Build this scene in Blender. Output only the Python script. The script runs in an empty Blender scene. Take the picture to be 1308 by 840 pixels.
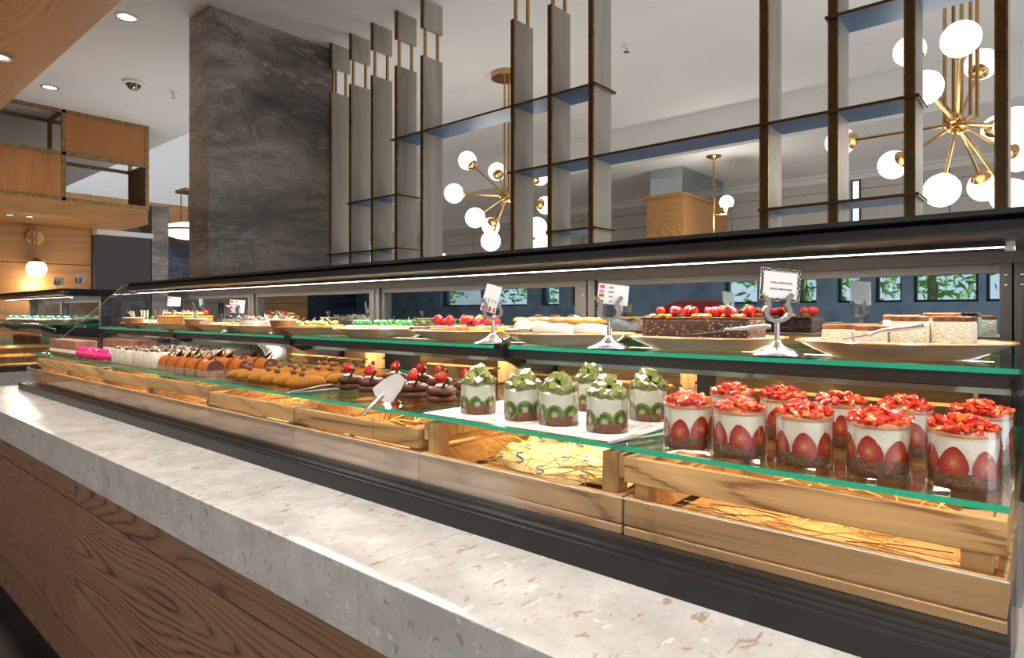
import bpy, bmesh, math, random
from mathutils import Vector, Matrix

S = bpy.context.scene
C = S.collection
R = random.Random(7)
pi = math.pi

# ------------------------------------------------------------------ camera
cd = bpy.data.cameras.new('camera'); cam = bpy.data.objects.new('camera', cd); C.objects.link(cam)
cam.location = (0, 0, 1.29)
cam.rotation_euler = (pi / 2, 0, math.radians(40.79))
cd.sensor_width = 36; cd.lens = 810 / 1308 * 36; cd.shift_y = -21 / 1308
cd.clip_start = .02; cd.clip_end = 200
S.camera = cam

# ------------------------------------------------------------------ sky
wd = bpy.data.worlds.new('sky'); S.world = wd; wd.use_nodes = True
nt = wd.node_tree
bg = nt.nodes['Background']; bg.inputs[0].default_value = (.90, .95, 1, 1); bg.inputs[1].default_value = 1.02

# ------------------------------------------------------------------ exposure
S.view_settings.view_transform = 'Standard'; S.view_settings.look = 'None'
S.view_settings.gamma = 1; S.view_settings.exposure = 0.52
cy = S.cycles
cy.max_bounces = 10; cy.transparent_max_bounces = 24; cy.glossy_bounces = 5; cy.diffuse_bounces = 4
cy.caustics_reflective = False; cy.caustics_refractive = False
cy.sample_clamp_indirect = 6

def lamp(kind, loc, power, color=(1, 1, 1), rot=(0, 0, 0), size=.1, size_y=None, spot=80, parent=None, blend=.6):
    l = bpy.data.lights.new(kind.lower() + '_lamp', kind); l.energy = power; l.color = color
    if kind == 'AREA':
        l.size = size
        if size_y: l.shape = 'RECTANGLE'; l.size_y = size_y
    else:
        l.shadow_soft_size = size
    if kind == 'SPOT': l.spot_size = math.radians(spot); l.spot_blend = blend
    o = bpy.data.objects.new(kind.lower() + '_lamp', l); C.objects.link(o)
    o.location = loc; o.rotation_euler = rot
    if parent: o.parent = parent
    return o

sl = lamp('SUN', (0, 6, 12), 3.2, (1, .95, .86), (math.radians(-35), 0, 0)); sl.data.angle = .02

# unseen area lamps added behind the viewpoint to fill counter and cup fronts
for lx in (-7.5, -4.2, -.9, 1.6):
    lamp('AREA', (lx, -3.3, 3.32), 44, (1, .95, .88), (math.radians(6), 0, 0), 2.2, 1.2)
# unseen upward area lamps added behind the cases to brighten the ceiling
for lx, ly, lz, lw, lp in ((-1.2, 3.75, 1.1, 7.4, 18), (-7.2, 3.75, 1.1, 4.0, 10), (-6.6, 2.25, 1.0, 2.6, 11)):
    lamp('AREA', (lx, ly, lz), lp, (1, .975, .94), (pi, 0, 0), lw, .3)

# ------------------------------------------------------------------ materials
def new_mat(name):
    m = bpy.data.materials.new(name); m.use_nodes = True
    return m, m.node_tree.nodes, m.node_tree.links, m.node_tree.nodes['Principled BSDF']

def ramp(N, stops, interp='LINEAR'):
    r = N.new('ShaderNodeValToRGB'); e = r.color_ramp.elements; r.color_ramp.interpolation = interp
    while len(e) < len(stops): e.new(.5)
    for i, (p, c) in enumerate(stops):
        e[i].position = p; e[i].color = (*c, 1) if len(c) == 3 else c
    return r

def coords(N, L, scale=(1, 1, 1), rot=(0, 0, 0), jitter=False):
    tc = N.new('ShaderNodeTexCoord'); mp = N.new('ShaderNodeMapping')
    mp.inputs['Scale'].default_value = scale; mp.inputs['Rotation'].default_value = rot
    L.new(tc.outputs['Object'], mp.inputs['Vector'])
    if jitter:
        oi = N.new('ShaderNodeObjectInfo'); mul = N.new('ShaderNodeVectorMath'); mul.operation = 'SCALE'
        cx = N.new('ShaderNodeCombineXYZ')
        for i in range(3): L.new(oi.outputs['Random'], cx.inputs[i])
        L.new(cx.outputs[0], mul.inputs[0]); mul.inputs['Scale'].default_value = 37
        L.new(mul.outputs[0], mp.inputs['Location'])
    return mp.outputs[0]

def noise(N, L, vec, scale, detail=3, rough=.5, dist=0):
    n = N.new('ShaderNodeTexNoise'); L.new(vec, n.inputs['Vector'])
    n.inputs['Scale'].default_value = scale; n.inputs['Detail'].default_value = detail
    n.inputs['Roughness'].default_value = rough; n.inputs['Distortion'].default_value = dist
    return n.outputs['Fac']

def bump(N, L, b, h, strength=.3, dist=.002):
    bn = N.new('ShaderNodeBump'); bn.inputs['Strength'].default_value = strength; bn.inputs['Distance'].default_value = dist
    L.new(h, bn.inputs['Height']); L.new(bn.outputs[0], b.inputs['Normal'])

def mixc(N, L, fac, a, b, mode='MIX'):
    m = N.new('ShaderNodeMix'); m.data_type = 'RGBA'; m.blend_type = mode
    for inp, v in ((0, fac), (6, a), (7, b)):
        if isinstance(v, (tuple, list)): m.inputs[inp].default_value = (*v, 1)
        elif isinstance(v, (int, float)): m.inputs[inp].default_value = v
        else: L.new(v, m.inputs[inp])
    return m.outputs[2]

def plain(name, col, rough=.5, metal=0, var=0, scale=30, bmp=0, bscale=80, spec=.5, sss=0, coat=0, rnd=0):
    m, N, L, b = new_mat(name)
    b.inputs['Roughness'].default_value = rough; b.inputs['Metallic'].default_value = metal
    b.inputs['Specular IOR Level'].default_value = spec; b.inputs['Base Color'].default_value = (*col, 1)
    b.inputs['Coat Weight'].default_value = coat
    if sss:
        b.inputs['Subsurface Weight'].default_value = sss; b.inputs['Subsurface Scale'].default_value = .01
    v = coords(N, L, jitter=True)
    if var or rnd:
        lo = tuple(c * (1 - var) for c in col); hi = tuple(min(1, c * (1 + var)) for c in col)
        r = ramp(N, [(.3, lo), (.7, hi)]); L.new(noise(N, L, v, scale, 4), r.inputs[0]); out = r.outputs[0]
        if rnd:
            oi = N.new('ShaderNodeObjectInfo')
            r2 = ramp(N, [(0, (1 - rnd,) * 3), (1, (1 + rnd,) * 3)]); L.new(oi.outputs['Random'], r2.inputs[0])
            out = mixc(N, L, 1.0, out, r2.outputs[0], 'MULTIPLY')
        L.new(out, b.inputs['Base Color'])
    if bmp: bump(N, L, b, noise(N, L, v, bscale, 4), bmp, .003)
    return m

def emit(name, col, s):
    m, N, L, b = new_mat(name)
    b.inputs['Base Color'].default_value = (*col, 1)
    b.inputs['Emission Color'].default_value = (*col, 1); b.inputs['Emission Strength'].default_value = s
    return m

def wood(name, light, dark, grain='x', scale=1.0, freq=16, rough=.45, contrast=.75, fine=.35, rnd=.12):
    m, N, L, b = new_mat(name); b.inputs['Roughness'].default_value = rough
    st = {'x': (.22, 1.6, 1.6), 'y': (1.6, .22, 1.6), 'z': (1.6, 1.6, .22)}[grain]
    v = coords(N, L, tuple(s * scale for s in st), jitter=True)
    n = noise(N, L, v, 1.6, 2, .45)
    mu = N.new('ShaderNodeMath'); mu.operation = 'MULTIPLY'; mu.inputs[1].default_value = freq; L.new(n, mu.inputs[0])
    fr = N.new('ShaderNodeMath'); fr.operation = 'PINGPONG'; fr.inputs[1].default_value = .5; L.new(mu.outputs[0], fr.inputs[0])
    ad = N.new('ShaderNodeMath'); ad.operation = 'MULTIPLY_ADD'; L.new(fr.outputs[0], ad.inputs[0]); ad.inputs[1].default_value = 2
    st2 = {'x': (1.5, 60, 60), 'y': (60, 1.5, 60), 'z': (60, 60, 1.5)}[grain]
    v2 = coords(N, L, tuple(s * scale for s in st2), jitter=True)
    n2 = noise(N, L, v2, 2, 3, .6)
    sc = N.new('ShaderNodeMath'); sc.operation = 'MULTIPLY_ADD'; L.new(n2, sc.inputs[0]); sc.inputs[1].default_value = fine * 2; sc.inputs[2].default_value = -fine
    L.new(sc.outputs[0], ad.inputs[2])
    n3 = noise(N, L, v, .9, 2, .5); cl_ = ramp(N, [(.38, (0, 0, 0)), (.66, (.75,) * 3)]); L.new(n3, cl_.inputs[0])
    mid = tuple(l * contrast + d * (1 - contrast) for l, d in zip(light, dark))
    r = ramp(N, [(0, dark), (.22, mid), (.75, light), (1, tuple(min(1, c * 1.12) for c in light))]); L.new(ad.outputs[0], r.inputs[0])
    oi = N.new('ShaderNodeObjectInfo'); r2 = ramp(N, [(0, (1 - rnd,) * 3), (1, (1 + rnd,) * 3)]); L.new(oi.outputs['Random'], r2.inputs[0])
    L.new(mixc(N, L, 1.0, mixc(N, L, cl_.outputs[0], r.outputs[0], light), r2.outputs[0], 'MULTIPLY'), b.inputs['Base Color'])
    bump(N, L, b, n2, .12, .001)
    return m

def stone(name, base, mid, vein, tilt, scale=1.0, rough=.35):
    m, N, L, b = new_mat(name); b.inputs['Roughness'].default_value = rough
    v = coords(N, L, (scale, scale, scale * 2.6), tilt)
    big = noise(N, L, v, .9, 7, .66, .5)
    r = ramp(N, [(.30, tuple(c * .42 for c in base)), (.44, tuple(c * .85 for c in base)), (.58, tuple(c * 1.15 for c in mid)), (.74, tuple(c * .7 for c in base))]); L.new(big, r.inputs[0])
    v2 = coords(N, L, (scale * .8, scale * .8, scale * 3.4), tilt)
    w = noise(N, L, v2, .75, 7, .58, .9)
    ab = N.new('ShaderNodeMath'); ab.operation = 'SUBTRACT'; L.new(w, ab.inputs[0]); ab.inputs[1].default_value = .5
    a2 = N.new('ShaderNodeMath'); a2.operation = 'ABSOLUTE'; L.new(ab.outputs[0], a2.inputs[0])
    rv = ramp(N, [(0, (.75,) * 3), (.004, (.3, .3, .3)), (.014, (0, 0, 0))]); L.new(a2.outputs[0], rv.inputs[0])
    c = mixc(N, L, rv.outputs[0], r.outputs[0], vein)
    fine = noise(N, L, coords(N, L, (1, 1, 3), tilt), 38, 4, .7)
    rf = ramp(N, [(.3, (.78,) * 3), (.7, (1.2,) * 3)]); L.new(fine, rf.inputs[0])
    L.new(mixc(N, L, 1.0, c, rf.outputs[0], 'MULTIPLY'), b.inputs['Base Color'])
    return m

def quartz(name):
    m, N, L, b = new_mat(name); b.inputs['Roughness'].default_value = .23
    v = coords(N, L)
    col = None; base = ramp(N, [(.35, (.415, .405, .398)), (.65, (.545, .54, .535))]); L.new(noise(N, L, v, 9, 5, .65), base.inputs[0]); col = base.outputs[0]
    for sc, lo, hi, cc, rot in ((52, .65, .69, (.34, .26, .19), (0, .3, .6)), (120, .645, .685, (.46, .38, .31), (.4, 0, 1.3)), (85, .66, .70, (.40, .36, .33), (.2, .5, 2.2)), (45, .66, .69, (.60, .59, .58), (1, .2, .1))):
        vv = coords(N, L, (1, .45, .8), rot)
        f = noise(N, L, vv, sc, 2, .5, .7)
        rr = ramp(N, [(lo, (0, 0, 0)), (hi, (.9, .9, .9))]); L.new(f, rr.inputs[0])
        col = mixc(N, L, rr.outputs[0], col, cc)
    L.new(col, b.inputs['Base Color'])
    return m

def thin_glass(name, tint=(.93, .97, .95), refl=1.0, base=0.0, gcol=(1, 1, 1), rough=.01):
    """transparent pane with a Fresnel mirror coat"""
    m, N, L, b = new_mat(name); N.remove(b); out = N['Material Output']
    t = N.new('ShaderNodeBsdfTransparent'); t.inputs[0].default_value = (*tint, 1)
    g = N.new('ShaderNodeBsdfGlossy'); g.inputs['Roughness'].default_value = rough; g.inputs[0].default_value = (*gcol, 1)
    f = N.new('ShaderNodeFresnel'); f.inputs[0].default_value = 1.45
    ma = N.new('ShaderNodeMath'); ma.operation = 'MULTIPLY_ADD'; ma.use_clamp = True
    L.new(f.outputs[0], ma.inputs[0]); ma.inputs[1].default_value = refl; ma.inputs[2].default_value = base
    mx = N.new('ShaderNodeMixShader'); L.new(ma.outputs[0], mx.inputs[0]); L.new(t.outputs[0], mx.inputs[1]); L.new(g.outputs[0], mx.inputs[2])
    L.new(mx.outputs[0], out.inputs[0])
    return m

def radial(name, stops, seed=None, zscale=1.0, size=.018, rough=.25, streak=0):
    """fruit slice: colour by distance from the slice's own centre"""
    m, N, L, b = new_mat(name); b.inputs['Roughness'].default_value = rough
    v = coords(N, L, (1 / size, 0, zscale / size))
    ln = N.new('ShaderNodeVectorMath'); ln.operation = 'LENGTH'; L.new(v, ln.inputs[0])
    dist = ln.outputs['Value']
    n = noise(N, L, coords(N, L, (1, 1, 1), jitter=True), 300, 2)
    ad = N.new('ShaderNodeMath'); ad.operation = 'MULTIPLY_ADD'; L.new(n, ad.inputs[0]); ad.inputs[1].default_value = .5
    sh = N.new('ShaderNodeMath'); sh.operation = 'SUBTRACT'; L.new(dist, sh.inputs[0]); sh.inputs[1].default_value = .25; L.new(sh.outputs[0], ad.inputs[2])
    r = ramp(N, stops); L.new(ad.outputs[0], r.inputs[0]); col = r.outputs[0]
    if seed:
        vo = N.new('ShaderNodeTexVoronoi'); vo.inputs['Scale'].default_value = 420
        L.new(coords(N, L, jitter=True), vo.inputs['Vector'])
        r1 = ramp(N, [(.22, (1, 1, 1)), (.30, (0, 0, 0))]); L.new(vo.outputs['Distance'], r1.inputs[0])
        r2 = ramp(N, [(seed[0], (0, 0, 0)), (seed[0] + .05, (1, 1, 1)), (seed[1], (1, 1, 1)), (seed[1] + .06, (0, 0, 0))]); L.new(dist, r2.inputs[0])
        f = mixc(N, L, 1.0, r1.outputs[0], r2.outputs[0], 'MULTIPLY')
        col = mixc(N, L, f, col, (.02, .02, .01))
    L.new(col, b.inputs['Base Color'])
    return m

def speckle(name, base, dot, scale, lo, hi, rough=.4, bmp=.3, base2=None):
    m, N, L, b = new_mat(name); b.inputs['Roughness'].default_value = rough
    v = coords(N, L, jitter=True)
    vo = N.new('ShaderNodeTexVoronoi'); vo.inputs['Scale'].default_value = scale; L.new(v, vo.inputs['Vector'])
    r = ramp(N, [(lo, (1, 1, 1)), (hi, (0, 0, 0))]); L.new(vo.outputs['Distance'], r.inputs[0])
    n = noise(N, L, v, scale * .4, 3)
    b0 = ramp(N, [(.35, base), (.65, base2 or tuple(min(1, c * 1.35) for c in base))]); L.new(n, b0.inputs[0])
    L.new(mixc(N, L, r.outputs[0], b0.outputs[0], dot), b.inputs['Base Color'])
    bump(N, L, b, vo.outputs['Distance'], bmp, .003)
    return m

def random_ramp(name, stops, rough=.15, sss=.1, coat=.6):
    m, N, L, b = new_mat(name); b.inputs['Roughness'].default_value = rough
    b.inputs['Coat Weight'].default_value = coat; b.inputs['Coat Roughness'].default_value = .05
    oi = N.new('ShaderNodeObjectInfo'); n = noise(N, L, coords(N, L, jitter=True), 160, 3)
    ad = N.new('ShaderNodeMath'); ad.operation = 'MULTIPLY_ADD'; L.new(n, ad.inputs[0]); ad.inputs[1].default_value = .7
    sb = N.new('ShaderNodeMath'); sb.operation = 'MULTIPLY_ADD'; L.new(oi.outputs['Random'], sb.inputs[0]); sb.inputs[1].default_value = .75; sb.inputs[2].default_value = -.22
    L.new(sb.outputs[0], ad.inputs[2])
    r = ramp(N, stops); L.new(ad.outputs[0], r.inputs[0]); L.new(r.outputs[0], b.inputs['Base Color'])
    return m

def dusting(name):
    m, N, L, b = new_mat(name); out = N['Material Output']
    b.inputs['Base Color'].default_value = (.88, .89, .9, 1); b.inputs['Roughness'].default_value = .9
    t = N.new('ShaderNodeBsdfTransparent')
    n = noise(N, L, coords(N, L), 9, 6, .7)
    r = ramp(N, [(.36, (.15,) * 3), (.58, (.95,) * 3)]); L.new(n, r.inputs[0])
    mx = N.new('ShaderNodeMixShader'); L.new(r.outputs[0], mx.inputs[0]); L.new(t.outputs[0], mx.inputs[1]); L.new(b.outputs[0], mx.inputs[2])
    L.new(mx.outputs[0], out.inputs[0])
    return m

M = {}
M['ceiling'] = plain('ceiling_paint', (.80, .79, .78), .9, var=.02, scale=2)
M['plaster'] = plain('plaster', (.80, .81, .82), .9)
M['floor'] = plain('dark_floor', (.035, .03, .028), .35, var=.3, scale=4)
M['floor_bounce'] = plain('pale_bounce_floor', (.50, .46, .41), .35, var=.1, scale=4)
M['oak_dark'] = wood('smoked_oak', (.23, .122, .068), (.052, .024, .013), 'x', 1.0, 62, .5, contrast=.7, fine=.6)
M['oak'] = wood('honey_oak', (.45, .225, .080), (.22, .095, .030), 'x', 1.0, 62, .4, fine=.55, contrast=.8)
M['oak_y'] = wood('honey_oak_across', (.46, .225, .075), (.29, .125, .038), 'y', .9, 12, .4)
M['oak_panel'] = wood('amber_panel', (.44, .185, .05), (.33, .13, .033), 'z', 1.2, 8, .4, fine=.25)
M['pine'] = wood('crate_pine', (.58, .335, .14), (.25, .115, .04), 'x', 1.6, 20, .8, fine=.7, rnd=.2)
M['pine_z'] = wood('crate_pine_upright', (.58, .335, .13), (.35, .17, .06), 'z', 2.2, 10, .75, rnd=.2)
M['quartz'] = quartz('speckled_quartz')
M['marble'] = stone('grey_marble', (.22, .195, .175), (.35, .31, .275), (.50, .44, .37), (.25, .32, .15), 1.0, .4)
M['marble_blue'] = stone('blue_marble', (.045, .06, .085), (.10, .13, .18), (.25, .30, .36), (.9, .3, .5), .6, .3)
M['frame'] = plain('grey_frame_metal', (.085, .084, .08), .42, .35, var=.12, scale=8)
M['black'] = plain('black_metal', (.018, .018, .019), .32, .3, var=.2, scale=12)
M['charcoal'] = plain('charcoal_metal', (.045, .044, .043), .38, .5, var=.1, scale=8)
M['grey_panel'] = plain('dark_grey_panel', (.075, .075, .08), .8, bmp=.2, bscale=60)
M['taupe'] = wood('taupe_blade', (.36, .315, .265), (.29, .25, .205), 'z', 1.5, 5, .45, fine=.15, rnd=.04)
M['bronze'] = plain('bronze', (.15, .095, .05), .35, .9, var=.15, scale=20)
M['aged_brass'] = plain('aged_brass', (.30, .20, .09), .4, .9, var=.35, scale=25)
M['brass'] = plain('brass', (.55, .34, .14), .25, 1, var=.08, scale=20)
M['steel_daylit'] = plain('steel_with_blue_reflection', (.075, .17, .32), .35, .35, var=.15, scale=6)  # blue of reflected daylight put into the metal's base colour
M['steel'] = plain('polished_steel', (.58, .57, .56), .27, 1, var=.05)
M['steel_brushed'] = plain('brushed_steel', (.30, .295, .29), .5, .85, var=.08)
M['steel_dark'] = plain('antique_pewter', (.27, .24, .21), .26, 1, var=.1)
M['glass'] = thin_glass('shelf_glass', (.95, .985, .97), .8)
M['glass_clear'] = thin_glass('clear_glass', (.975, .985, .98), .6)
M['acetate'] = thin_glass('clear_cup', (.995, .995, .99), .45)
M['lid'] = thin_glass('milky_lid', (.80, .80, .78), .5, .10, rough=.35)
M['mirror_pane'] = thin_glass('tinted_back_glass', (.38, .46, .54), .5, .50, (.72, .90, 1))
M['mirror'] = thin_glass('mirror_facing', (.2, .25, .27), .2, .75, (.62, .72, .75))
M['green_edge'] = plain('glass_edge', (.012, .44, .26), .15, 0, spec=.8)
M['pale_edge'] = plain('pale_glass_edge', (.42, .54, .55), .15, 0, spec=.8)
M['globe'] = emit('lit_globe', (1, .95, .86), .78)
M['led'] = emit('led_strip', (1, .93, .84), 4)
M['down'] = emit('downlight_lens', (1, .95, .88), 1.3)
M['shade'] = emit('cream_shade', (.95, .85, .65), .8)
M['fabric'] = plain('woven_wall_panel', (.60, .555, .52), .9, var=.1, scale=60, bmp=.2, bscale=200)
M['white'] = plain('white_enamel', (.80, .79, .76), .3)
M['plate'] = plain('cream_porcelain', (.93, .87, .75), .22, var=.06, scale=8, coat=.5)
M['rim'] = plain('amber_glaze', (.62, .27, .045), .25, var=.2, scale=30, coat=.5)
M['cream'] = plain('whipped_cream', (1, .945, .80), .5, var=.05, scale=50, bmp=1.0, bscale=38, sss=.0)
M['roll_cream'] = plain('roll_cream', (.72, .67, .57), .6, var=.05, scale=50, bmp=.25, bscale=60)
M['biscuit'] = speckle('cocoa_biscuit', (.19, .078, .036), (.36, .18, .09), 260, .15, .4, .8, .5)
M['biscuit_red'] = speckle('red_biscuit', (.24, .085, .05), (.36, .15, .09), 260, .15, .4, .8, .5)
M['kiwi'] = radial('kiwi_flesh', [(0, (.62, .60, .40)), (.27, (.50, .53, .27)), (.40, (.11, .17, .03)), (.74, (.10, .17, .022)), (.86, (.28, .42, .07)), (.96, (.18, .30, .04)), (1, (.05, .09, .012))], (.38, .68), 1.0, .0185)
M['berry_slice'] = radial('strawberry_slice', [(0, (.78, .36, .20)), (.18, (.68, .17, .07)), (.45, (.55, .055, .022)), (.8, (.40, .014, .010)), (1, (.20, .005, .008))], None, .8, .02)
M['berry_bits'] = random_ramp('strawberry_pieces', [(0, (.42, .006, .004)), (.42, (.68, .022, .006)), (.70, (.84, .10, .012)), (.88, (.92, .30, .06)), (1, (.95, .58, .34))], .15, 0, .3)
M['berry'] = speckle('strawberry_skin', (.40, .006, .010), (.70, .30, .06), 260, .08, .16, .25, .25, (.55, .018, .012))
M['juice'] = plain('strawberry_juice', (.88, .36, .17), .3, var=.2, scale=60)
M['leaf'] = plain('green_leaf', (.10, .26, .03), .5, var=.3, scale=60)
M['matcha'] = plain('pistachio_sponge', (.30, .32, .095), .9, var=.25, scale=140, bmp=.5, bscale=300)
M['icing'] = plain('icing_sugar', (.80, .82, .74), .95, var=.1, scale=120)
M['choc'] = plain('glossy_chocolate', (.075, .023, .008), .42, var=.25, scale=50, coat=.1, spec=.3, bmp=.25, bscale=60)
M['choc_dark'] = plain('dark_chocolate', (.028, .010, .006), .3, var=.2, scale=60, coat=.3)
M['choc_curl'] = random_ramp('chocolate_shavings', [(0, (.05, .02, .012)), (.45, (.16, .08, .055)), (.6, (.55, .45, .38)), (1, (.72, .64, .56))], .5, 0, .1)
M['caramel'] = plain('caramel_glaze', (.40, .105, .010), .35, var=.2, scale=40, coat=.3)
M['nut_crust'] = speckle('nut_crust', (.26, .16, .10), (.62, .47, .36), 330, .15, .4, .7, .6)
M['ganache'] = plain('plum_ganache', (.10, .022, .02), .4, var=.2)
M['mustard'] = plain('mustard_velvet', (.31, .118, .005), .9, var=.12, scale=120, bmp=.3, bscale=260)
M['hazelnut'] = plain('hazelnut', (.20, .072, .016), .4, var=.3, scale=120)
M['pink'] = plain('pink_glaze', (.80, .012, .17), .1, var=.1, scale=40, coat=1)
M['white_cake'] = speckle('cream_cake', (.60, .54, .42), (.74, .68, .55), 70, .2, .5, .6, .2)
M['copper'] = plain('rose_cocoa_top', (.34, .155, .095), .5, var=.35, scale=35)
M['sponge'] = speckle('pale_sponge', (.80, .73, .55), (.60, .48, .30), 220, .1, .3, .9, .7, (.88, .83, .70))
M['burnt'] = plain('burnt_caramel_top', (.26, .075, .014), .3, var=.8, scale=55, coat=.5)
M['brownie'] = speckle('nutty_brownie', (.035, .014, .009), (.50, .29, .15), 120, .12, .32, .5, .7, (.08, .03, .018))
M['gold_nut'] = speckle('caramel_nut_square', (.44, .19, .035), (.72, .45, .16), 240, .15, .4, .6, .6)
M['orange'] = plain('orange_jelly', (.80, .24, .02), .2, var=.25, scale=80, coat=.6)
M['peach'] = plain('peach_slice', (.85, .40, .035), .3, var=.2, scale=60, coat=.4)
M['candy_green'] = plain('green_candy', (.012, .27, .03), .15, coat=.8)
M['candy_blue'] = plain('blue_candy', (.10, .60, .72), .2, coat=.6)
M['kiwi_plain'] = plain('kiwi_piece', (.22, .36, .04), .3, var=.3, scale=90, coat=.5)
M['panna'] = plain('coffee_cream', (.26, .115, .048), .4, var=.06)
M['purple'] = plain('berry_puree', (.18, .05, .24), .3)
M['card'] = plain('white_card', (.86, .86, .88), .6)
M['card_blue'] = plain('card_blue_edge', (.22, .42, .72), .6)
M['ink'] = plain('black_ink', (.012, .012, .014), .6)
M['flag_red'] = plain('flag_red', (.75, .012, .02), .6)
M['flag_blue'] = plain('flag_blue', (.02, .06, .40), .6)
M['flag_gold'] = plain('flag_gold', (.85, .52, .02), .6)
M['straw'] = plain('straw', (.72, .50, .18), .8, var=.25, scale=30)
M['paper'] = plain('wax_paper', (.80, .68, .42), .6, var=.06, scale=10)
M['sugar'] = dusting('sugar_dusting')
M['foliage'] = plain('tree_leaves', (.40, .78, .22), .6, var=.5, scale=3)
M['rear_wall'] = plain('slate_rear_wall', (.26, .33, .42), .7, var=.3, scale=3)
M['bark'] = plain('bark', (.12, .08, .05), .9)
M['red_fabric'] = plain('red_upholstery', (.45, .035, .03), .8)
# ------------------------------------------------------------------ geometry helpers
class MB:
    def __init__(s): s.v = []; s.f = []; s.m = []
    def add(s, vs, fs, m=0):
        o = len(s.v); s.v += [tuple(v) for v in vs]; s.f += [tuple(i + o for i in f) for f in fs]
        s.m += [m] * len(fs) if isinstance(m, int) else m
        return s
    def box(s, x0, x1, y0, y1, z0, z1, m=0):
        vs = [(x, y, z) for z in (z0, z1) for y in (y0, y1) for x in (x0, x1)]
        return s.add(vs, [(0, 2, 3, 1), (4, 5, 7, 6), (0, 1, 5, 4), (2, 6, 7, 3), (0, 4, 6, 2), (1, 3, 7, 5)], m)
    def pane(s, x0, x1, y0, y1, z0, z1):
        """a box whose two largest faces take material 0 and whose edges take material 1"""
        d = (x1 - x0, y1 - y0, z1 - z0); k = d.index(min(d))
        mm = {2: [0, 0, 1, 1, 1, 1], 1: [1, 1, 0, 0, 1, 1], 0: [1, 1, 1, 1, 0, 0]}[k]
        return s.box(x0, x1, y0, y1, z0, z1, mm)
    def obox(s, c, size, rot, m=0):
        mat = rot if isinstance(rot, Matrix) else Matrix.Rotation(rot, 3, 'Z')
        hx, hy, hz = (a / 2 for a in size)
        vs = [Vector(c) + mat @ Vector((x, y, z)) for z in (-hz, hz) for y in (-hy, hy) for x in (-hx, hx)]
        return s.add(vs, [(0, 2, 3, 1), (4, 5, 7, 6), (0, 1, 5, 4), (2, 6, 7, 3), (0, 4, 6, 2), (1, 3, 7, 5)], m)
    def lathe(s, prof, n=24, c=(0, 0, 0), m=0, sx=1, sy=1):
        vs = []; fs = []
        for r, z in prof:
            for k in range(n):
                a = 2 * pi * k / n; vs.append((c[0] + r * sx * math.cos(a), c[1] + r * sy * math.sin(a), c[2] + z))
        for i in range(len(prof) - 1):
            for k in range(n):
                k2 = (k + 1) % n
                fs.append((i * n + k, i * n + k2, (i + 1) * n + k2, (i + 1) * n + k))
        if prof[0][0] > 1e-6: fs.append(tuple(reversed(range(n))))
        if prof[-1][0] > 1e-6: fs.append(tuple((len(prof) - 1) * n + k for k in range(n)))
        return s.add(vs, fs, m)
    def tube(s, pts, r, n=8, m=0, close=True):
        pts = [Vector(p) for p in pts]; rs = r if isinstance(r, (list, tuple)) else [r] * len(pts)
        vs = []; fs = []; up = Vector((0, 0, 1)); prev = None
        for i, p in enumerate(pts):
            t = (pts[min(i + 1, len(pts) - 1)] - pts[max(i - 1, 0)]).normalized()
            a = prev - t * prev.dot(t) if prev else (t.cross(up) if abs(t.dot(up)) < .95 else t.cross(Vector((1, 0, 0))))
            a.normalize(); prev = a; b = t.cross(a)
            for k in range(n):
                th = 2 * pi * k / n; vs.append(p + (a * math.cos(th) + b * math.sin(th)) * rs[i])
        for i in range(len(pts) - 1):
            for k in range(n):
                k2 = (k + 1) % n; fs.append((i * n + k, i * n + k2, (i + 1) * n + k2, (i + 1) * n + k))
        if close: fs += [tuple(reversed(range(n))), tuple((len(pts) - 1) * n + k for k in range(n))]
        return s.add(vs, fs, m)
    def prism(s, poly, x0, x1, m=0, axis='x'):
        """2-D outline extruded along an axis: x takes (y,z), y takes (x,z), z takes (x,y)"""
        f = {'x': lambda a, b, t: (t, a, b), 'y': lambda a, b, t: (a, t, b), 'z': lambda a, b, t: (a, b, t)}[axis]
        n = len(poly)
        vs = [f(a, b, x0) for a, b in poly] + [f(a, b, x1) for a, b in poly]
        fs = [tuple(reversed(range(n))), tuple(range(n, 2 * n))] + [(k, (k + 1) % n, n + (k + 1) % n, n + k) for k in range(n)]
        return s.add(vs, fs, m)
    def sphere(s, c, r, nu=20, nv=12, m=0, sc=(1, 1, 1), rough=0, seed=0):
        rr = random.Random(seed); vs = [(c[0], c[1], c[2] - r * sc[2])]; fs = []
        for j in range(1, nv):
            ph = -pi / 2 + pi * j / nv
            for k in range(nu):
                th = 2 * pi * k / nu; q = r * (1 + rough * rr.uniform(-1, 1))
                vs.append((c[0] + q * sc[0] * math.cos(ph) * math.cos(th), c[1] + q * sc[1] * math.cos(ph) * math.sin(th), c[2] + q * sc[2] * math.sin(ph)))
        vs.append((c[0], c[1], c[2] + r * sc[2])); T = len(vs) - 1
        for k in range(nu):
            k2 = (k + 1) % nu
            fs.append((0, 1 + k2, 1 + k)); fs.append((T, T - nu + k, T - nu + k2))
            for j in range(nv - 2):
                a = 1 + j * nu; fs.append((a + k, a + k2, a + nu + k2, a + nu + k))
        return s.add(vs, fs, m)
    def mesh(s, name, mats, smooth=False, bevel=0, seg=2, sub=0):
        me = bpy.data.meshes.new(name); me.from_pydata(s.v, [], s.f)
        mats = mats if isinstance(mats, (list, tuple)) else [mats]
        for m in mats: me.materials.append(m)
        me.polygons.foreach_set('material_index', s.m)
        bm = bmesh.new(); bm.from_mesh(me)
        bmesh.ops.recalc_face_normals(bm, faces=bm.faces)
        if bevel:
            ed = [e for e in bm.edges if len(e.link_faces) == 2 and e.calc_face_angle(0) > .6]
            bmesh.ops.bevel(bm, geom=ed, offset=bevel, segments=seg, profile=.5, affect='EDGES', clamp_overlap=True)
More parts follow.
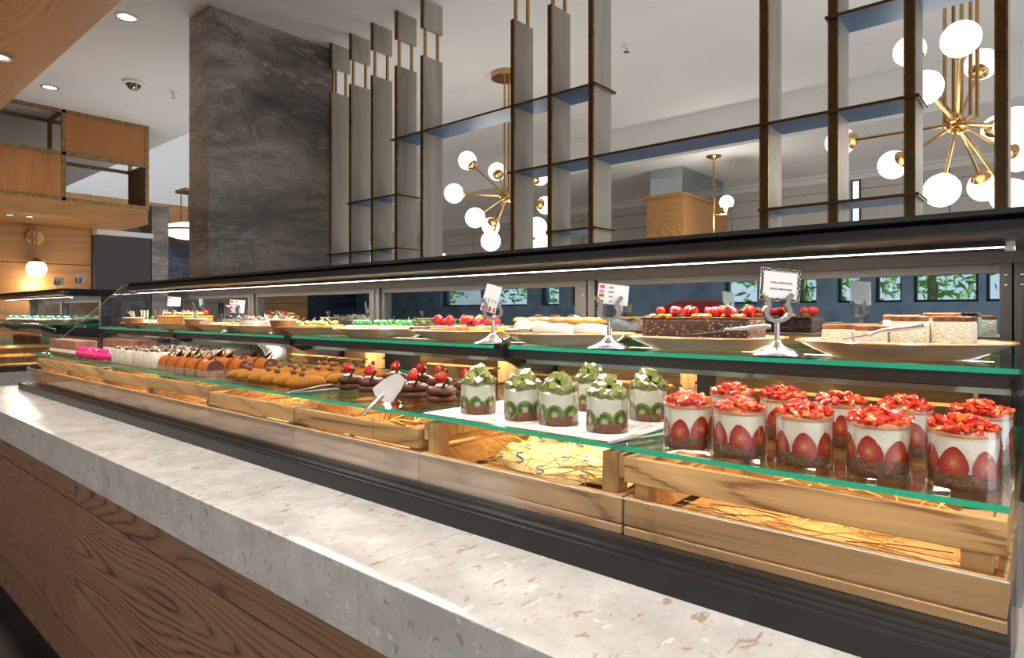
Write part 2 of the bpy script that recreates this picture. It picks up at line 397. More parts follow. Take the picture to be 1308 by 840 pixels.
        bm.to_mesh(me); bm.free()
        if smooth:
            me.polygons.foreach_set('use_smooth', [True] * len(me.polygons))
            me.set_sharp_from_angle(angle=math.radians(50))
        return me
    def build(s, name, mats, parent=None, smooth=False, bevel=0, seg=2):
        return link(name, s.mesh(name, mats, smooth, bevel, seg), parent)

def link(name, me, parent=None, loc=(0, 0, 0), rot=(0, 0, 0), scale=None):
    o = bpy.data.objects.new(name, me); C.objects.link(o); o.location = loc; o.rotation_euler = rot
    if scale: o.scale = scale
    if parent: o.parent = parent
    return o

def tag(o, label, cat, group=None):
    o['label'] = label; o['category'] = cat
    if group: o['group'] = group
    return o

def thing(name, label, cat, loc=(0, 0, 0), rot=0, group=None):
    o = bpy.data.objects.new(name, None); C.objects.link(o); o.empty_display_size = .05
    o.location = loc; o.rotation_euler = (0, 0, rot)
    return tag(o, label, cat, group)

def struct(o): o['kind'] = 'structure'; return o
def stuff(o): o['kind'] = 'stuff'; return o

def dup(root, loc, rot=0, label=None, group=None):
    r = root.copy(); C.objects.link(r); r.location = loc; r.rotation_euler = (0, 0, rot)
    if label: r['label'] = label
    if group: r['group'] = group
    for ch in list(root.children):
        c = ch.copy(); C.objects.link(c); c.parent = r
        for g in ch.children:
            d = g.copy(); C.objects.link(d); d.parent = c
    return r

def box_mesh(sx, sy, sz, mat, bevel=0):
    return MB().box(-sx / 2, sx / 2, -sy / 2, sy / 2, 0, sz).mesh('piece', mat, bevel=bevel, smooth=bevel > 0)

def text_mesh(txt, size, mat):
    cu = bpy.data.curves.new('lettering', 'FONT'); cu.body = txt; cu.size = size; cu.align_x = 'CENTER'; cu.align_y = 'CENTER'
    cu.resolution_u = 2; cu.extrude = .0002
    o = bpy.data.objects.new('lettering', cu); C.objects.link(o)
    dg = bpy.context.evaluated_depsgraph_get(); me = bpy.data.meshes.new_from_object(o.evaluated_get(dg))
    bpy.data.objects.remove(o); bpy.data.curves.remove(cu)
    me.materials.clear(); me.materials.append(mat)
    return me

ORD = ['first', 'second', 'third', 'fourth', 'fifth', 'sixth', 'seventh', 'eighth', 'ninth', 'tenth', 'eleventh', 'twelfth']
def P3(px, py, y):
    """where the sight line through a pixel of the photograph meets the upright plane at depth y"""
    d = 1239.3 * y / (px + 285); x = (.757 * y - d) / .6534
    return Vector((x, y, 1.29 + (399 - py) * d / 810))
def PX(px, y): return P3(px, 399, y).x

# ------------------------------------------------------------------ the room
FL = 0.0; CE = 3.34
struct(MB().box(-17, 3, -.25, 1.2, -.1, 0).build('floor', M['floor']))
struct(MB().box(-17, 3, -6.3, -.25, -.1, 0).box(-17, 3, 1.2, 9, -.1, 0).build('floor_3', M['floor_bounce']))  # unseen floor made pale to bounce light onto the ceiling
cl = MB(); cl.prism([(-7.5, 3.07), (3, 3.07), (3, 6.2), (-9.6, 6.2)], CE, CE + .2, axis='z'); cl.box(-17, 3, -6.2, 3.07, CE, CE + .2)
struct(cl.build('ceiling', M['ceiling']))
struct(MB().box(-10.5, 3, 6.2, 8.6, 2.94, CE + .2).build('ceiling_2', M['ceiling']))          # dropped ceiling over the back
struct(MB().box(-13.3, -7.0, 3.0, 7.2, 5.1, 5.2).build('ceiling_light_block', M['ceiling']))  # unseen roof added to cut the skylight on the far left wall

wb = struct(MB().box(-10.5, 3, 8.32, 8.6, 0, 2.94).build('wall_back', M['fabric']))
pm = MB().box(-.595, .595, -.02, 0, .004, .196).mesh('wall_panel', M['fabric'], bevel=.006)
for k in range(8):
    for j in range(11):
        link('wall_panel', pm, wb, (-9.9 + j * 1.2, 8.32, 2.94 - .2 * (k + 1)))
struct(MB().box(-10, 3, 8.18, 8.32, 2.91, 2.94).box(-10, 3, 8.24, 8.32, 2.85, 2.91).build('trim_1', M['ceiling'], bevel=.004))

# far left wall: blue marble below, a band of upright wooden boards, pale plaster above
wl = struct(MB().box(-13.3, -13, -6.2, 9, 3.36, 5.4).build('wall_left', M['plaster']))
link('marble_cladding', MB().box(-13.3, -12.98, -6.2, 9, 0, 2.98).mesh('marble_cladding', M['marble_blue']), wl)
bm_ = MB().box(0, .05, -.2, .2, 0, .40).mesh('board', M['oak_y'], bevel=.012)
for k in range(24): link('board', bm_, wl, (-13.0, .2 + .41 * k, 2.97))
link('bulkhead_beam', MB().box(-12.9, -12.2, 4.9, 9, 2.62, 2.96).mesh('bulkhead_beam', M['oak_dark']), wl)

# window wall behind the viewpoint, seen as a reflection in the case's back panes
spans = [(-14.2, -13.2), (-10, -8.8), (-8.6, -7.6), (-7.3, -6.85), (-6.6, -6.15), (-3.8, -3.3), (-3.0, -2.5), (-2.25, -1.95), (-1.80, -1.50), (-1.38, -.72), (-.65, -.35), (0, 1.2), (1.5, 2.6)]
rw = MB(); last = -17
for a, b in spans:
    rw.box(last, a, -6.3, -6, 0, CE); rw.box(a, b, -6.3, -6, 0, 1.42); rw.box(a, b, -6.3, -6, 2.95, CE); last = b
rw.box(last, 3, -6.3, -6, 0, CE)
struct(rw.build('wall_rear', M['rear_wall']))
for i, (a, b) in enumerate(spans):
    w = MB(); t = .03
    w.box(a, b, -6.18, -6.1, 1.42, 1.42 + t); w.box(a, b, -6.18, -6.1, 2.95 - t, 2.95); w.box(a, a + t, -6.18, -6.1, 1.42, 2.95); w.box(b - t, b, -6.18, -6.1, 1.42, 2.95)
    wo = struct(w.build('window_%d' % (i + 1), M['charcoal']))
    MB().box(a + t, b - t, -6.15, -6.144, 1.45, 2.92).build('pane', M['glass_clear'], wo)

# trees beyond the rear windows
def tree(x, y, h, rad, n, label):
    t = thing('broadleaf_tree', label, 'tree', (x, y, 0), group='trees outside the rear windows')
    MB().tube([(0, 0, 0), (.05, .03, h * .5), (0, 0, h * .8)], [.09, .07, .04], 8).build('trunk', M['bark'], t)
    f = MB()
    for k in range(n):
        u = Vector((R.gauss(0, 1), R.gauss(0, 1), R.gauss(0, 1))).normalized() * rad * R.random() ** .4
        c = Vector((u.x, u.y, h * .72 + u.z * .9)); a = Vector((R.gauss(0, 1), R.gauss(0, 1), R.gauss(0, 1))).normalized(); b = a.orthogonal().normalized()
        l = R.uniform(.05, .13); f.add([c - a * l, c + b * l * .35, c + a * l, c - b * l * .35], [(0, 1, 2, 3)])
    stuff(f.build('foliage', M['foliage'], t))
for i, (x, y, h, r) in enumerate([(-13.6, -9, 3.2, 1.3), (-9.4, -8.6, 3.0, 1.2), (-7, -9.2, 3.6, 1.5), (-3.5, -8.8, 3.1, 1.3), (-1.6, -9, 3.3, 1.2), (.5, -8.6, 3.0, 1.3), (2.4, -9.4, 3.4, 1.4)]):
    tree(x, y, h, r, 950, 'leafy green tree outside the rear windows, %s from the left' % ORD[i])
struct(MB().box(-30, 20, -30, -6.3, -.12, -.02).build('floor_2', plain('garden_lawn', (.12, .26, .06), .9, var=.3, scale=3)))

# ------------------------------------------------------------------ column, screen partition
col = tag(MB().box(-4.60, -4.29, 1.88, 2.87, 0, CE).build('stone_column', M['marble']), 'tall square column clad in dark veined grey marble beside the blade screen', 'column'); struct(col)
struct(MB().box(-4.28, 2.9, 2.76, 2.92, 0, 1.56).build('wall_partition', M['grey_panel']))

def y275(px): return PX(px, 2.75)
bx = [(-4.19, .022), (-3.935, .022), (-3.675, .022), (-3.405, .024), (-3.14, .024), (-2.357, .026), (-2.088, .028), (-1.82, .030), (-.936, .036), (-.665, .036), (-.403, .036), (-.133, .036)]
where = ['first blade from the stone column', 'second blade from the stone column', 'third blade from the stone column', 'fourth blade from the stone column', 'fifth from the column, left of the round lamp', 'sixth from the column, in front of the round lamp rod', 'seventh from the column, right of the round lamp', 'eighth from the column, left of the wide empty bay', 'ninth from the column, right of the wide empty bay', 'tenth from the column, left of the big chandelier', 'eleventh from the column, crossing the big chandelier', 'rightmost blade of the screen, right of the chandelier stem']
Y0, Y1 = 2.75, 2.925
for (x, t), w in zip(bx, where):
    b = thing('slatted_screen', 'taupe fin on bronze rods, ' + w, 'screen blade', (x, 0, 0), group='blades of the ceiling screen')
    MB().box(-t, 0, Y0 + .012, Y1, 1.56, 2.97).build('blade', M['taupe'], b, bevel=.002)
    MB().box(-t + .004, -.004, Y0 + .003, Y0 + .012, 1.56, 2.97).build('front_edge', M['bronze'], b)
    for xx in (-t - .001, -.004): MB().box(xx, xx + .005, Y0, Y0 + .012, 1.56, 2.97).build('edge_trim', M['aged_brass'], b)
    MB().box(-t, 0, Y0 + .012, Y1, 3.15, CE).build('ceiling_block', M['taupe'], b, bevel=.002)
    MB().box(-t - .001, .001, Y0, Y0 + .012, 3.15, CE).build('block_edge', M['bronze'], b)
    for yy in (Y0 + .03, Y1 - .035):
        MB().box(-t / 2 - .008, -t / 2 + .008, yy - .008, yy + .008, 2.97, 3.15).build('rod', M['brass'], b)
LV = (1.727, 2.09, 2.467)
def shelf(x0, x1, z, label):
    s = thing('screen_shelf', label, 'shelf', (0, 0, z), group='thin metal shelves of the screen')
    MB().box(x0, x1, Y0 - .006, Y1 + .015, -.004, .004).build('shelf_plate', M['steel_daylit'], s)
    MB().box(x0, x1, Y0 - .012, Y0 - .006, -.006, .006).build('front_lip', M['bronze'], s)
    MB().box(x1 - .006, x1, Y0 - .01, Y1 + .018, -.006, .006).build('end_lip', M['brass'], s)
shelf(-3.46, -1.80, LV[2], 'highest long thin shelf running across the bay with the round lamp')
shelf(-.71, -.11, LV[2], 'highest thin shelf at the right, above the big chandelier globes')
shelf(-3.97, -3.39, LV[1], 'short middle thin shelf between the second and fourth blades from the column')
shelf(-2.40, -.39, LV[1], 'long blue lit middle shelf crossing the wide empty bay to the chandelier')
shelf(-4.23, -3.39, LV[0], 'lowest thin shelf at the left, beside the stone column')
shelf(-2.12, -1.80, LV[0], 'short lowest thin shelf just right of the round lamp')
shelf(-.975, -.39, LV[0], 'lowest blue lit thin shelf at the right, under the big chandelier')

# ------------------------------------------------------------------ wooden soffit and bulkhead at the left
sf = struct(tag(MB().box(-12.9, 3, -1.2, .83, 2.44, CE).build('wooden_soffit', M['oak']), 'honey oak ceiling soffit above the counter, at the top left corner', 'soffit'))
def downlight(x, y, z, label, spot=0, r=.045):
    t = thing('downlight', label, 'ceiling light', (x, y, z), group='recessed downlights')
    MB().lathe([(r, -.001), (r * 1.28, -.001), (r * 1.28, -.006), (r * 1.05, -.008), (r, -.001)], 28).build('trim_ring', M['steel'], t, smooth=True)
    MB().lathe([(r, -.002), (r, -.004)], 28).build('lens', M['down'], t)
    if spot: lamp('SPOT', (0, 0, -.02), spot, (1, .92, .82), size=.07, spot=125, blend=1, parent=t)
for i, x in enumerate((-3.60, -2.3, -1.1, .1)):
    downlight(x, .64, 2.44, ['recessed downlight in the oak soffit at the left frame edge', 'second soffit downlight, further along the oak soffit', 'third soffit downlight, above the counter', 'fourth soffit downlight, nearest the viewer'][i], 68)
downlight(-4.90, 1.585, CE, 'round recessed downlight in the white ceiling right of the oak soffit', 18, .055)
downlight(-6.95, 1.62, CE, 'smaller looking recessed downlight near the wooden bulkhead', 18, .055)

t = thing('ceiling_detector', 'domed steel detector on the white ceiling left of the stone column', 'detector', (-6.22, 2.067, CE))
MB().lathe([(.0, -.075), (.035, -.07), (.055, -.045), (.06, -.03)], 20).build('dome', M['steel_dark'], t, smooth=True)
MB().lathe([(.06, -.03), (.085, -.02), (.09, 0)], 20).build('base', M['white'], t, smooth=True)
for i, (x, y, z, l) in enumerate([(-6.23, 2.405, CE, 'small sprinkler head on the white ceiling close to the stone column'), (-2.51, 4.25, CE, 'small sprinkler head on the ceiling above the wide empty bay'), (-2.35, 7.2, 2.94, 'tiny sprinkler head on the dropped ceiling at the back')]):
    t = thing('sprinkler', l, 'sprinkler', (x, y, z), group='ceiling sprinklers')
    MB().lathe([(.035, 0), (.035, -.006), (.012, -.012), (.012, -.03)], 14).build('base', M['white'], t)
    MB().lathe([(.004, -.03), (.004, -.05), (.022, -.052), (.022, -.056)], 12).build('deflector', M['steel'], t)
t = thing('ceiling_speaker', 'flat round grille in the dropped ceiling behind the chandelier', 'speaker', (-.95, 6.95, 2.94))
MB().lathe([(.20, 0), (.20, -.008), (.17, -.012)], 32).build('grille', M['plaster'], t)

bk = thing('overhead_shelf_box', 'overhead bronze framed box with amber wood panels and open cells at the left', 'bulkhead', (-7.6, 0, 0))
BY = (.75, 1.907, 2.68); BZ = (2.42, 2.88, 3.34); tk = .035; D = .5
for nm, y in (('upright', BY[0]), ('upright', BY[1]), ('upright', BY[2])):
    for xx in (0, -D):
        MB().box(xx - .03, xx, y - tk, y, BZ[0], BZ[2]).build(nm, M['aged_brass'], bk)
for z in BZ:
    for xx in (0, -D):
        zz = min(z, CE - tk)
        MB().box(xx - .03, xx, BY[0], BY[2] - tk, zz, zz + tk).build('rail', M['aged_brass'], bk)
MB().box(-.028, -.008, BY[1], BY[2] - tk, BZ[1] + tk, BZ[2] - tk).build('panel', M['oak_panel'], bk)
MB().box(-.028, -.008, BY[0], BY[1] - tk, BZ[0] + tk, BZ[1]).build('panel', M['oak_panel'], bk)
MB().box(-D + .01, -.04, BY[2] - .03, BY[2] - .005, BZ[0], BZ[1]).build('side_panel', M['oak_dark'], bk)
for y in BY[1:]:
    MB().box(-D, -.03, y - tk, y - .005, BZ[1], BZ[1] + tk).build('cross_bar', M['aged_brass'], bk)
    MB().box(-D, -.03, y - tk, y - .005, BZ[2] - tk, BZ[2]).build('cross_bar', M['aged_brass'], bk)
MB().box(-1.05, 0, .3, BY[2] - .01, 2.258, BZ[0]).build('beam', M['oak_y'], bk)
for i, y in enumerate((1.50, 1.66)):
    downlight(-7.85, y, 2.258, ['left of two small downlights under the wooden bulkhead beam', 'right of two small downlights under the wooden bulkhead beam'][i], 7, .035)

ww = struct(MB().box(-8.9, -8.62, -2, 2.41, 0, 2.258).build('wall_wood', M['oak_dark']))
for k in range(5):
    z1 = 2.257 - k * .42
    MB().box(-8.62, -8.60, -2, 2.41, max(0, z1 - .412), z1).build('wall_board', M['oak_y'], ww, bevel=.003)
struct(MB().box(-8.9, -8.5, 2.42, 3.02, 0, 2.20).build('wall_service', M['grey_panel']))
struct(MB().box(-8.9, -8.42, 2.42, 3.02, 2.2, 2.256).build('lit_underside_trim', M['white']))  # white strip standing in for the lit underside of the beam
tag(struct(MB().box(-8.9, -8.5, 3.03, 3.22, 0, 2.62).build('stone_pier', M['marble'])), 'narrow marble pier right of the dark grey wall panel', 'pier')

t = thing('wall_sconce', 'brass wall sconce with a lit white globe on the honey oak wall', 'wall lamp', (-8.60, 1.86, 0))
q = Vector((0.10, 0, 0))
MB().add(*(lambda n: ([(.0 if i < n else .03, .085 * math.cos(2 * pi * (i % n) / n), 2.115 + .085 * math.sin(2 * pi * (i % n) / n)) for i in range(2 * n)], [tuple(range(n)), tuple(range(n, 2 * n))] + [(k, (k + 1) % n, n + (k + 1) % n, n + k) for k in range(n)]))(24)).build('back_plate', M['brass'], t)
MB().tube([(.03, 0, 2.115), (.10, 0, 2.115)], .015).build('arm', M['brass'], t)
MB().tube([(.10, 0, 2.256), (.10, 0, 1.88)], .009).build('stem', M['brass'], t)
MB().tube([(.10, -.05, 2.256), (.10, -.05, 2.115), (.06, -.03, 2.115)], .009).build('return_rod', M['brass'], t)
MB().lathe([(.012, 1.89), (.05, 1.865), (.075, 1.825)], 20, (.10, 0, 0)).build('cap', M['brass'], t, smooth=True)
MB().sphere((.10, 0, 1.772), .098).build('globe', M['globe'], t, smooth=True)
lamp('POINT', (.12, 0, 1.60), 4.5, (1, .82, .6), size=.09, parent=t)

t = thing('drum_pendant', 'cream pleated oval pendant lamp partly hidden by the stone column', 'pendant lamp', (-9.0, 3.72, 2.40))
MB().lathe([(.0, -.105), (.20, -.10), (.33, -.06), (.375, -.008)], 48).build('lower_shade', M['shade'], t, smooth=True)
MB().lathe([(.38, -.008), (.385, .008), (.38, .012)], 48).build('band', M['bronze'], t)
MB().lathe([(.375, .012), (.33, .07), (.20, .105), (.0, .11)], 48).build('upper_shade', M['shade'], t, smooth=True)
MB().box(-.16, .16, -.16, .16, .52, .56).build('ceiling_plate', M['brass'], t)
for sx in (-.12, .12):
    for sy in (-.1, .1): MB().tube([(sx, sy, .10), (sx, sy, .52)], .008).build('rod', M['brass'], t)
MB().tube([(0, 0, .56), (0, 0, 2.7)], .006).build('cable', M['bronze'], t)

# ------------------------------------------------------------------ back of the restaurant: mirror topped wooden pillar
t = thing('mirror_topped_pillar', 'honey oak box pillar with a mirrored upper half in the background', 'pillar', (-3.21, 6.65, 0))
MB().box(-.43, .03, -.03, 1.18, 0, 2.60).build('oak_casing', M['oak'], t)
MB().box(-.46, .06, -.06, 1.21, 2.60, 2.635).build('cap_board', M['oak'], t, bevel=.004)
MB().box(-.40, 0, 0, 1.15, 2.635, 2.94).build('mirror_top', M['mirror'], t)
MB().box(-.395, -.005, .005, 1.145, 2.636, 2.938).build('core', M['charcoal'], t)
p = P3(911, 218, 6.45)
t = thing('globe_pendant', 'slim brass pendant with one lit globe in front of the oak pillar', 'pendant lamp', (p.x, 6.45, 2.94))
MB().lathe([(.0, -.045), (.012, -.04), (.075, -.012), (.08, 0)], 18).build('canopy', M['brass'], t, smooth=True)
MB().tube([(0, 0, -.04), (0, 0, -1.1)], .012).build('stem', M['brass'], t)
MB().tube([(0, 0, -.62), (.13, .02, -.62)], .01).build('arm', M['brass'], t)
MB().sphere((.13, .02, -.50), .075, 18, 12).build('globe', M['globe'], t, smooth=True)
MB().lathe([(.02, -.61), (.045, -.575), (.055, -.555)], 14, (.13, .02, 0)).build('cap', M['brass'], t)
lamp('POINT', (.13, -.12, -.68), 11, (1, .93, .82), size=.08, parent=t)
p = P3(670, 300, 8.0)
t = thing('arched_wall_lamp', 'brass hoop lamp with a lit tube seen between the blades low behind', 'wall lamp', (PX(566, 7.6), 7.6, 0))
MB().tube([(0, 0, 1.9), (0, 0, 2.32)], .035, 10).build('lit_tube', M['globe'], t)
MB().tube([(0, 0, 2.36), (.10, 0, 2.33), (.17, 0, 2.24), (.19, 0, 2.1), (.17, 0, 1.97), (.1, 0, 1.88), (0, 0, 1.86)], .012, 8).build('hoop', M['brass'], t)
MB().box(-.05, .05, -.05, .05, 0, 1.88).build('post', M['brass'], t)
t = thing('narrow_window', 'narrow bright slot window in the back wall behind the chandelier', 'window', (PX(1093, 8.3), 8.29, 0))
MB().box(-.05, .05, -.012, .0, 1.7, 2.87).build('frame', M['charcoal'], t)
MB().box(-.03, .03, -.016, -.012, 1.75, 2.83).build('lit_pane', emit('sky_pane', (.55, .80, 1), 1.3), t)

# ------------------------------------------------------------------ chandeliers
def chandelier(label, hub_px, y, globes, gr, rods, spread):
    h = P3(hub_px[0], hub_px[1], y); d = 1239.3 * y / (hub_px[0] + 285)
    t = thing('globe_chandelier', label, 'chandelier', (h.x, y, h.z))
    right = Vector((.757, .6534, 0)); fwd = Vector((-.6534, .757, 0)); up = Vector((0, 0, 1))
    top = CE - h.z
    MB().lathe([(.0, top - .05), (.13, top - .045), (.13, top)], 28).build('ceiling_canopy', M['brass'], t, smooth=True)
    for (ax, ay, zb) in rods:
        MB().tube([(ax, ay, top - .03), (ax, ay, zb + .02), (ax * .6, ay * .6, zb)], .009, 8).build('rod', M['brass'], t)
    MB().sphere((0, 0, 0), .04, 14, 8).build('hub', M['brass'], t, smooth=True)
    for (px, py, sgn, ln) in globes:
        r0 = h.dot(right); tr = (px - 654) / 810; tz = (399 - py) / 810; w = 0
        for _ in range(8):
            cr = tr * (d + w) - r0; cz = tz * (d + w) - (h.z - 1.29)
            w = .5 * w + .5 * sgn * math.sqrt(max(0, ln * ln - cr * cr - cz * cz))
        cc = right * cr + up * cz + fwd * w
        u = cc.normalized(); root = u * .05
        arm = MB().tube([root, cc - u * gr * .95], .0085, 8).sphere(root, .022, 10, 6).build('arm', M['brass'], t)
        ax = MB().lathe([(.012, -gr * 1.14), (.03, -gr * 1.10), (gr * .50, -gr * .93), (gr * .60, -gr * .80)], 18)
        cap = ax.build('cap', M['brass'], arm, smooth=True); q = Vector((0, 0, 1)).rotation_difference(u).to_euler()
        cap.location = cc; cap.rotation_euler = q
        g = MB().sphere((0, 0, 0), gr, 24, 14).build('globe', M['globe'], arm, smooth=True); g.location = cc
    lamp('POINT', (0, 0, -.15), 9, (1, .88, .70), size=.3, parent=t)
    return t
chandelier('brass chandelier with round white globes behind the left bays of the screen', (646, 250), 4.09,
    [(597, 205, 1, .52), (635, 219, 1, .50), (580, 247, -1, .46), (607, 278, -1, .46), (627, 289, 1, .46), (627, 308, -1, .5), (690, 225, 1, .45), (697, 262, 1, .5), (686, 290, -1, .5), (690, 308, 1, .55)],
    .083, [(-.02, .0, 0), (.02, .01, 0)], 0)
chandelier('large brass chandelier with white globes behind the right end of the screen', (1222, 158), 4.05,
    [(1162, 65, 1, .55), (1227, 50, -1, .52), (1254, 82, 1, .5), (1181, 112, -1, .4), (1076, 180, 1, .62), (1142, 210, 1, .45), (1203, 243, -1, .46), (1258, 238, 1, .46), (1290, 250, -1, .5), (1297, 160, -1, .5), (1300, 200, 1, .5), (1275, 165, 1, .6)],
    .083, [(-.055, .0, -.02), (-.02, .03, .02), (.02, -.02, -.03), (.055, .02, .02), (.085, .0, .0)], .05)

# high-backed red booth seat in front of the rear wall (seen only as a reflection)
t = thing('booth_seat', 'red upholstered high backed booth seat seen as a reflection', 'seat', (-3.9, -5.2, 0))
MB().box(-.6, .6, 0, .6, .1, .45).build('seat', M['red_fabric'], t, smooth=True, bevel=.04)
MB().prism([(-.62, .1), (.62, .1), (.62, 1.2), (.5, 1.38), (.25, 1.46), (-.25, 1.46), (-.5, 1.38), (-.62, 1.2)], -.18, -.01, axis='y').build('backrest', M['red_fabric'], t, smooth=True, bevel=.03)
for sx in (-.55, .5):
    for sy in (.02, .5): MB().box(sx, sx + .05, sy, sy + .05, 0, .1).build('leg', M['black'], t)
# ------------------------------------------------------------------ counters
def counter(label, x0, x1, joints, seams):
    t = thing('buffet_counter', label, 'counter', (0, 0, 0))
    xs = [x0] + joints + [x1]
    for a, b in zip(xs, xs[1:]):
        MB().box(a + .0006, b - .0006, .60, 1.75, .771, .883).build('stone_slab', M['quartz'], t, bevel=.0015)
    MB().box(x0 + .03, x1 - .03, .66, 1.72, .10, .77).build('carcass', M['charcoal'], t)
    sx = [x0 + .02] + seams + [x1 - .02]
    for a, b in zip(sx, sx[1:]):
        for z0, z1 in ((.668, .765), (.232, .664), (.10, .228)):
            MB().box(a + .001, b - .001, .638, .66, z0, z1).build('front_panel', M['oak_dark'], t, bevel=.0012)
    for z0, z1 in ((.668, .765), (.232, .664), (.10, .228)):
        MB().box(x0 + .008, x0 + .03, .64, 1.72, z0, z1).build('end_panel', M['oak_dark'], t, bevel=.0012)
        MB().box(x1 - .03, x1 - .008, .64, 1.72, z0, z1).build('end_panel', M['oak_dark'], t, bevel=.0012)
    MB().box(x0 + .05, x1 - .05, .69, 1.68, 0, .10).build('toe_kick', M['black'], t)
counter('long buffet counter with speckled pale quartz top and smoked oak front in the foreground', -4.43, 1.2, [-2.6, -.84], [-2.44, -.4])
counter('second quartz topped counter beyond the gap at the far left', -8.5, -5.40, [-7.4], [-7.4])

# ------------------------------------------------------------------ display cases
US, LS = 1.206, 1.072            # tops of the upper and lower glass shelves
def display_case(label, xr, n, full=True):
    L_ = 1.035; xl = xr - n * L_
    t = thing('display_case', label, 'display case', (0, 0, 0))
    rail = [(.836, .883), (.836, .917), (.838, .920), (.846, .920), (.849, .913), (.854, .913), (.857, .921), (.868, .921), (.871, .917), (.880, .917), (.883, .923), (.895, .923), (.898, .916), (.898, .883)]
    MB().prism(rail, xl, xr).build('front_rail', M['black'], t)
    for k in range(n):
        a, b = xl + k * L_ + .0006, xl + (k + 1) * L_ - .0006
        MB().box(a, b, .8725, .8785, .914, .996, [0, 1, 0, 0, 0, 0]).build('front_glass', [M['glass_clear'], M['pale_edge']], t)
        MB().pane(a, b, 1.205, 1.60, US - .008, US).build('glass_shelf', [M['glass'], M['green_edge']], t)
        for h in range(2):
            c = a + h * L_ / 2; e = c + L_ / 2 - .003
            MB().pane(c, e, .904, 1.56, LS - .008, LS).build('glass_shelf', [M['glass'], M['green_edge']], t)
        # support channel and clips under the upper shelf
        MB().box(a, b, 1.222, 1.25, US - .033, US - .0085).build('shelf_channel', M['charcoal'], t, bevel=.002)
        MB().box(a, b, 1.30, 1.306, US - .05, US - .03).build('rear_channel', M['pale_edge'], t)
        if k: 
            MB().obox((a - .002, 1.2085, US - .004), (.05, .008, .014), 0).obox((a - .012, 1.204, US + .001), (.006, .008, .008), 0).obox((a + .008, 1.204, US + .001), (.006, .008, .008), 0).build('shelf_clip', M['black'], t)
        # rear wall: posts, header, frame and tinted pane
        MB().box(a - .002, b + .002, 1.585, 1.66, 1.388, 1.412).build('header', M['frame'], t)
        f = MB(); fx0, fx1 = a + .03, b - .03
        f.box(fx0, fx1, 1.60, 1.63, 1.37, 1.388).box(fx0, fx0 + .02, 1.60, 1.63, 1.20, 1.37).box(fx1 - .02, fx1, 1.60, 1.63, 1.20, 1.37).box(fx0, fx1, 1.60, 1.63, 1.17, 1.20)
        f.build('pane_frame', M['frame'], t)
        MB().box(fx0 + .02, fx1 - .02, 1.618, 1.624, 1.20, 1.37).build('back_pane', M['mirror_pane'], t)
        MB().box(fx0, fx1, 1.61, 1.63, .92, 1.17).build('lower_back_panel', M['charcoal'], t)
    for k in range(n + 1):
        xs = xl + k * L_
        e_ = .0 if 0 < k < n else (.012 if k == 0 else -.012)
        MB().prism([(1.212, 1.190), (1.212, 1.172), (1.26, 1.150), (1.40, 1.120), (1.59, 1.10), (1.59, 1.19), (1.30, 1.172)], xs + e_ - .003, xs + e_ + .003).build('shelf_bracket', M['black'], t)
        for s in ((-.027, -.003), (.003, .027)):
            a, b = xs + s[0], xs + s[1]
            if a < xl - .001 or b > xr + .001:
                if a < xl - .001: a, b = xl + .03, xl + .055
                else: a, b = xr - .05, xr - .03
            p = MB().box(a, b, 1.59, 1.66, .919, 1.412).build('post', M['charcoal' if a > xr - .052 else 'frame'], t, bevel=.0015)  # right end post: shade from its facing put into a darker metal
            mb = MB()
            for zz in (1.345, 1.365):
                mb.sphere(((a + b) / 2, 1.59, zz), .0035, 10, 6)
            mb.build('bolt', M['steel'], p, smooth=True)
    # canopy
    can = [(1.334, 1.455), (1.334, 1.464), (1.70, 1.464), (1.70, 1.412), (1.425, 1.412), (1.385, 1.415), (1.358, 1.418), (1.352, 1.424), (1.356, 1.447), (1.366, 1.455)]
    MB().prism(can, xl, xr).build('canopy', M['black'], t)
    MB().box(xl + .02, xr - .03, 1.402, 1.410, 1.4036, 1.4118).build('led_strip', M['led'], t)
    MB().box(xl + .02, xr - .03, 1.394, 1.4, 1.4055, 1.4138).build('led_baffle', M['black'], t)  # lip added to keep the strip's light off the canopy underside
    MB().box(xr - .032, xr - .018, 1.394, 1.418, 1.398, 1.414).build('led_cap', M['white'], t)
    # glass ends with the sloping front edge
    gp = [(.875, .923), (.875, .996), (1.338, 1.452), (1.585, 1.452), (1.585, .923)]
    for xx, w_ in ((xl - .010, .010), (xr, .005)):
        ep = MB(); ep.prism(gp, xx, xx + w_, [0, 0] + [0 if full and xx == xr else 1] * 5); ep.build('end_glass', [M['glass_clear'], M['pale_edge']], t)
    MB().box(xl, xr, .899, 1.66, .884, .922).build('deck', M['charcoal'], t)
    for k in range(n):
        xc = xl + (k + .5) * L_
        lamp('AREA', (xc, 1.406, 1.4030), 5.4 if full else 4.4, (1, .92, .80), (math.radians(-4), 0, 0), L_ * .97, .006, parent=t)
        lamp('AREA', (xc, 1.15, 1.058), 1.55, (1, .70, .34), (0, 0, 0), L_ * .9, .04, parent=t)
        lamp('AREA', (xc, 1.50, 1.192), 3.0, (1, .84, .60), (math.radians(-25), 0, 0), L_ * .9, .03, parent=t)
    return xl
XL = display_case('long glass pastry display case with black canopy on the foreground counter', -.04, 4)
XL2 = display_case('second glass display case on the counter at the far left', -5.45, 2, False)

